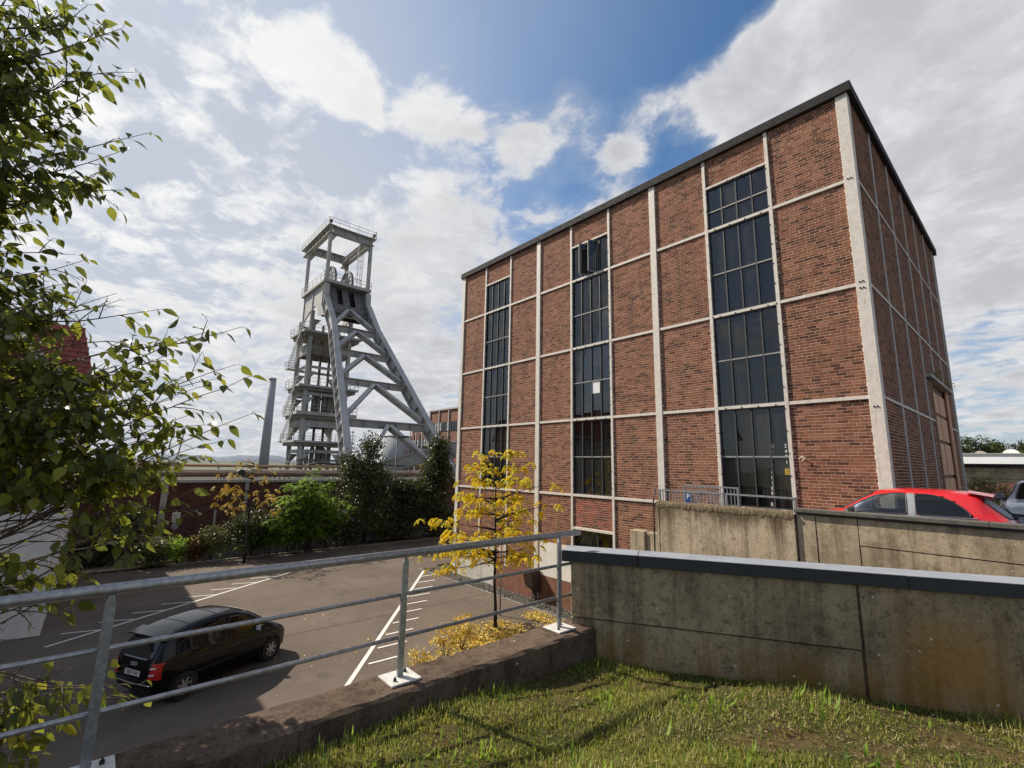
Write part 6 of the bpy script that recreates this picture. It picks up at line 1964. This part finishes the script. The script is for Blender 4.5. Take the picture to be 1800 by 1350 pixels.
car = Car(rc, car_matrix((2.05, -1.25, YG), (-1, 0)), prof, LR, 'paint_red', [(.60, .29), (2.90, .29)], .29, [('side', sideA), ('side', sideB), ('rear', rearG), ('front', frontG)])
for sd_ in (1, -1):
    car.patch('side_window', 'side', sideA, 'car_glass', sd_, seal=.013)
    car.patch('side_window', 'side', sideB, 'car_glass_dark', sd_, seal=.013)
    car.patch('pillar_trim', 'side', [(1.375, 1.005), (1.49, 1.005), (1.51, 1.425), (1.39, 1.43)], 'rail_paint', sd_, .008)
    car.line('window_trim', 'side', [(.50, 1.018), (2.66, .968)], .012, 'chrome', sd_, .006)
    for wx in (.60, 2.90): car.wheel(wx, sd_ * .715, .29, sd_)
    car.patch('tail_lamp', 'rear', [(sd_ * .50, .72), (sd_ * .70, .72), (sd_ * .70, .98), (sd_ * .56, .98)][::sd_], 'lamp_clear', off=.012, step=.04)
    mo = car.add('wing_mirror', MB().obox((2.40, sd_ * .90, 1.045), (.07, 0, 0), (0, .10, 0), (0, 0, .065)), 'trim_black', None, .03)
    car.add('mirror_glass', MB().obox((2.328, sd_ * .90, 1.05), (.003, 0, 0), (0, .085, 0), (0, 0, .05)), 'lamp_clear', mo)
car.patch('rear_window', 'rear', rearG, 'silo_grey', seal=.016)
car.patch('windshield', 'front', frontG, 'car_glass', seal=.016)
b = MB()
for i in range(10):
    y0 = -.56 + .112 * i
    b.add([(.27, y, 1.385 + .03 * (1 - (y / .58) ** 2) + dz) for dz in (0, .035) for y in (y0, y0 + .112)] + [(.62, y, 1.45 + .028 * (1 - (y / .58) ** 2) + dz) for dz in (0, .035) for y in (y0, y0 + .112)], [(0, 1, 3, 2), (2, 3, 7, 6), (0, 4, 5, 1)])
car.add('spoiler', b, 'paint_red')
wp = car.line('rear_wiper', 'rear', [(0, 1.06), (-.28, 1.16)], .014, 'trim_black', 1, .03)
car.add('wiper_hub', MB().disc(car.hit('rear', 0, 1.03, 1, .03), (1, 0, -.4), 0, .045, .06, 12), 'trim_black')
car.add('roof_aerial', MB().tube([(.80, 0, 1.50), (.55, 0, 1.66)], [.009, .005], 6), 'trim_black')
for y in (.34, -.34):
    car.add('seat', MB().obox((1.62, y, .66), (.25, 0, .02), (0, .23, 0), (0, 0, .09)).obox((1.34, y, .98), (-.04, 0, .27), (0, .22, 0), (.07, 0, .01)).obox((1.26, y, 1.31), (-.01, 0, .09), (0, .12, 0), (.045, 0, 0)), 'seat_pale' if y > 0 else 'seat_dark', None, .035)
car.add('dashboard', MB().box((2.25, -.66, .80), (2.55, .66, 1.0)), 'seat_dark', None, .04)
car.add('steering_wheel', MB().disc((2.10, .34, 1.0), (.9, 0, -.42), .155, .185, .03, 24).bar((2.10, .34, 1.0), (2.3, .34, .9), .05, .05).bar((2.10, .19, 1.0), (2.10, .49, 1.0), .04, .02), 'seat_dark')
car.add('interior_floor', MB().box((.3, -.66, .3), (2.7, .66, .5)), 'seat_dark')

# ------------------------------------------------------------------ silver car at the right edge
sc = thing('parked_car', 'silver car with black nose band at the right edge', 'car', (2.65, 7.9, YG))
LS_ = 4.4
prof = {'zlow': [(0, .5), (.2, .3), (.8, .22), (3.7, .22), (4.2, .26), (4.4, .42)],
        'zbelt': [(0, .9), (.2, 1.05), (1.5, 1.08), (3.0, 1.05), (3.6, .99), (4.1, .90), (4.4, .70)],
        'ztop': [(0, .95), (.2, 1.2), (.6, 1.52), (1.2, 1.62), (2.0, 1.62), (2.4, 1.54), (2.9, 1.24), (3.15, 1.12), (3.7, 1.06), (4.15, .96), (4.4, .74)],
        'wlow': [(0, .6), (.3, .82), (3.8, .82), (4.2, .74), (4.4, .55)],
        'wbelt': [(0, .7), (.3, .87), (1.5, .90), (3.6, .89), (4.1, .82), (4.4, .62)],
        'wtop': [(0, .6), (.6, .66), (2.0, .67), (2.6, .68), (3.1, .76), (4.0, .74), (4.4, .55)]}
sideA = [(1.7, 1.10), (3.0, 1.09), (2.4, 1.48), (1.75, 1.55)]
sideB = [(.7, 1.12), (1.62, 1.10), (1.66, 1.55), (.95, 1.50)]
frontG = [(-.66, 1.14), (.66, 1.14), (.58, 1.54), (-.58, 1.54)]
car = Car(sc, car_matrix((2.72, 8.0, YG), (-.07, -1), 1.04), prof, LS_, 'paint_silver', [(.8, .33), (3.5, .33)], .33, [('side', sideA), ('side', sideB), ('front', frontG)])
for sd_ in (1, -1):
    for pl_ in (sideA, sideB): car.patch('side_window', 'side', pl_, 'car_glass_dark', sd_, seal=.014)
    for wx in (.8, 3.5): car.wheel(wx, sd_ * .78, .33, sd_)
    mo = car.add('wing_mirror', MB().obox((2.85, sd_ * 1.0, 1.17), (.07, 0, 0), (0, .12, 0), (0, 0, .08)), 'rail_paint', None, .03)
    car.patch('headlight', 'front', [(sd_ * .40, .80), (sd_ * .78, .83), (sd_ * .76, .90), (sd_ * .44, .87)][::sd_], 'lamp_clear', off=.010, step=.04)
car.patch('windshield', 'front', frontG, 'car_glass_dark', seal=.016)
car.patch('nose_band', 'front', [(-.80, .70), (.80, .70), (.80, .83), (-.80, .83)], 'trim_black', off=.006)
car.patch('lower_grille', 'front', [(-.72, .34), (.72, .34), (.72, .54), (-.72, .54)], 'trim_black', off=.006)
pc = car.hit('front', 0, .60, 1, .02)
car.add('number_plate', MB().box((pc.x - .005, pc.y - .26, .545), (pc.x + .005, pc.y + .26, .655)), 'plate_white')

# orange barrier behind the silver car
ob = thing('orange_barrier', 'orange barrier board on short posts behind the silver car', 'barrier', (2.3, 14.6, YG))
MB().box((1.65, 14.55, 4.95), (4.6, 14.62, 5.10)).build('board', MAT['orange_paint'], ob)
MB().add([(1.95, 14.56, 4.94), (2.45, 14.56, 4.94), (2.3, 14.56, 4.55), (2.1, 14.56, 4.55), (1.95, 14.61, 4.94), (2.45, 14.61, 4.94), (2.3, 14.61, 4.55), (2.1, 14.61, 4.55)], [(0, 3, 2, 1), (4, 5, 6, 7), (0, 1, 5, 4), (1, 2, 6, 5), (2, 3, 7, 6), (3, 0, 4, 7)]).build('bracket', MAT['orange_paint'], ob)
for x in (2.2, 4.2): MB().tube([(x, 14.6, YG), (x, 14.6, 4.96)], .03, 8).build('post', MAT['rail_paint'], ob)
MB().tube([(2.2, 14.6, 5.10), (2.2, 14.6, 5.42), (4.2, 14.6, 5.42)], .012, 6).build('wire_rail', MAT['rail_paint'], ob)
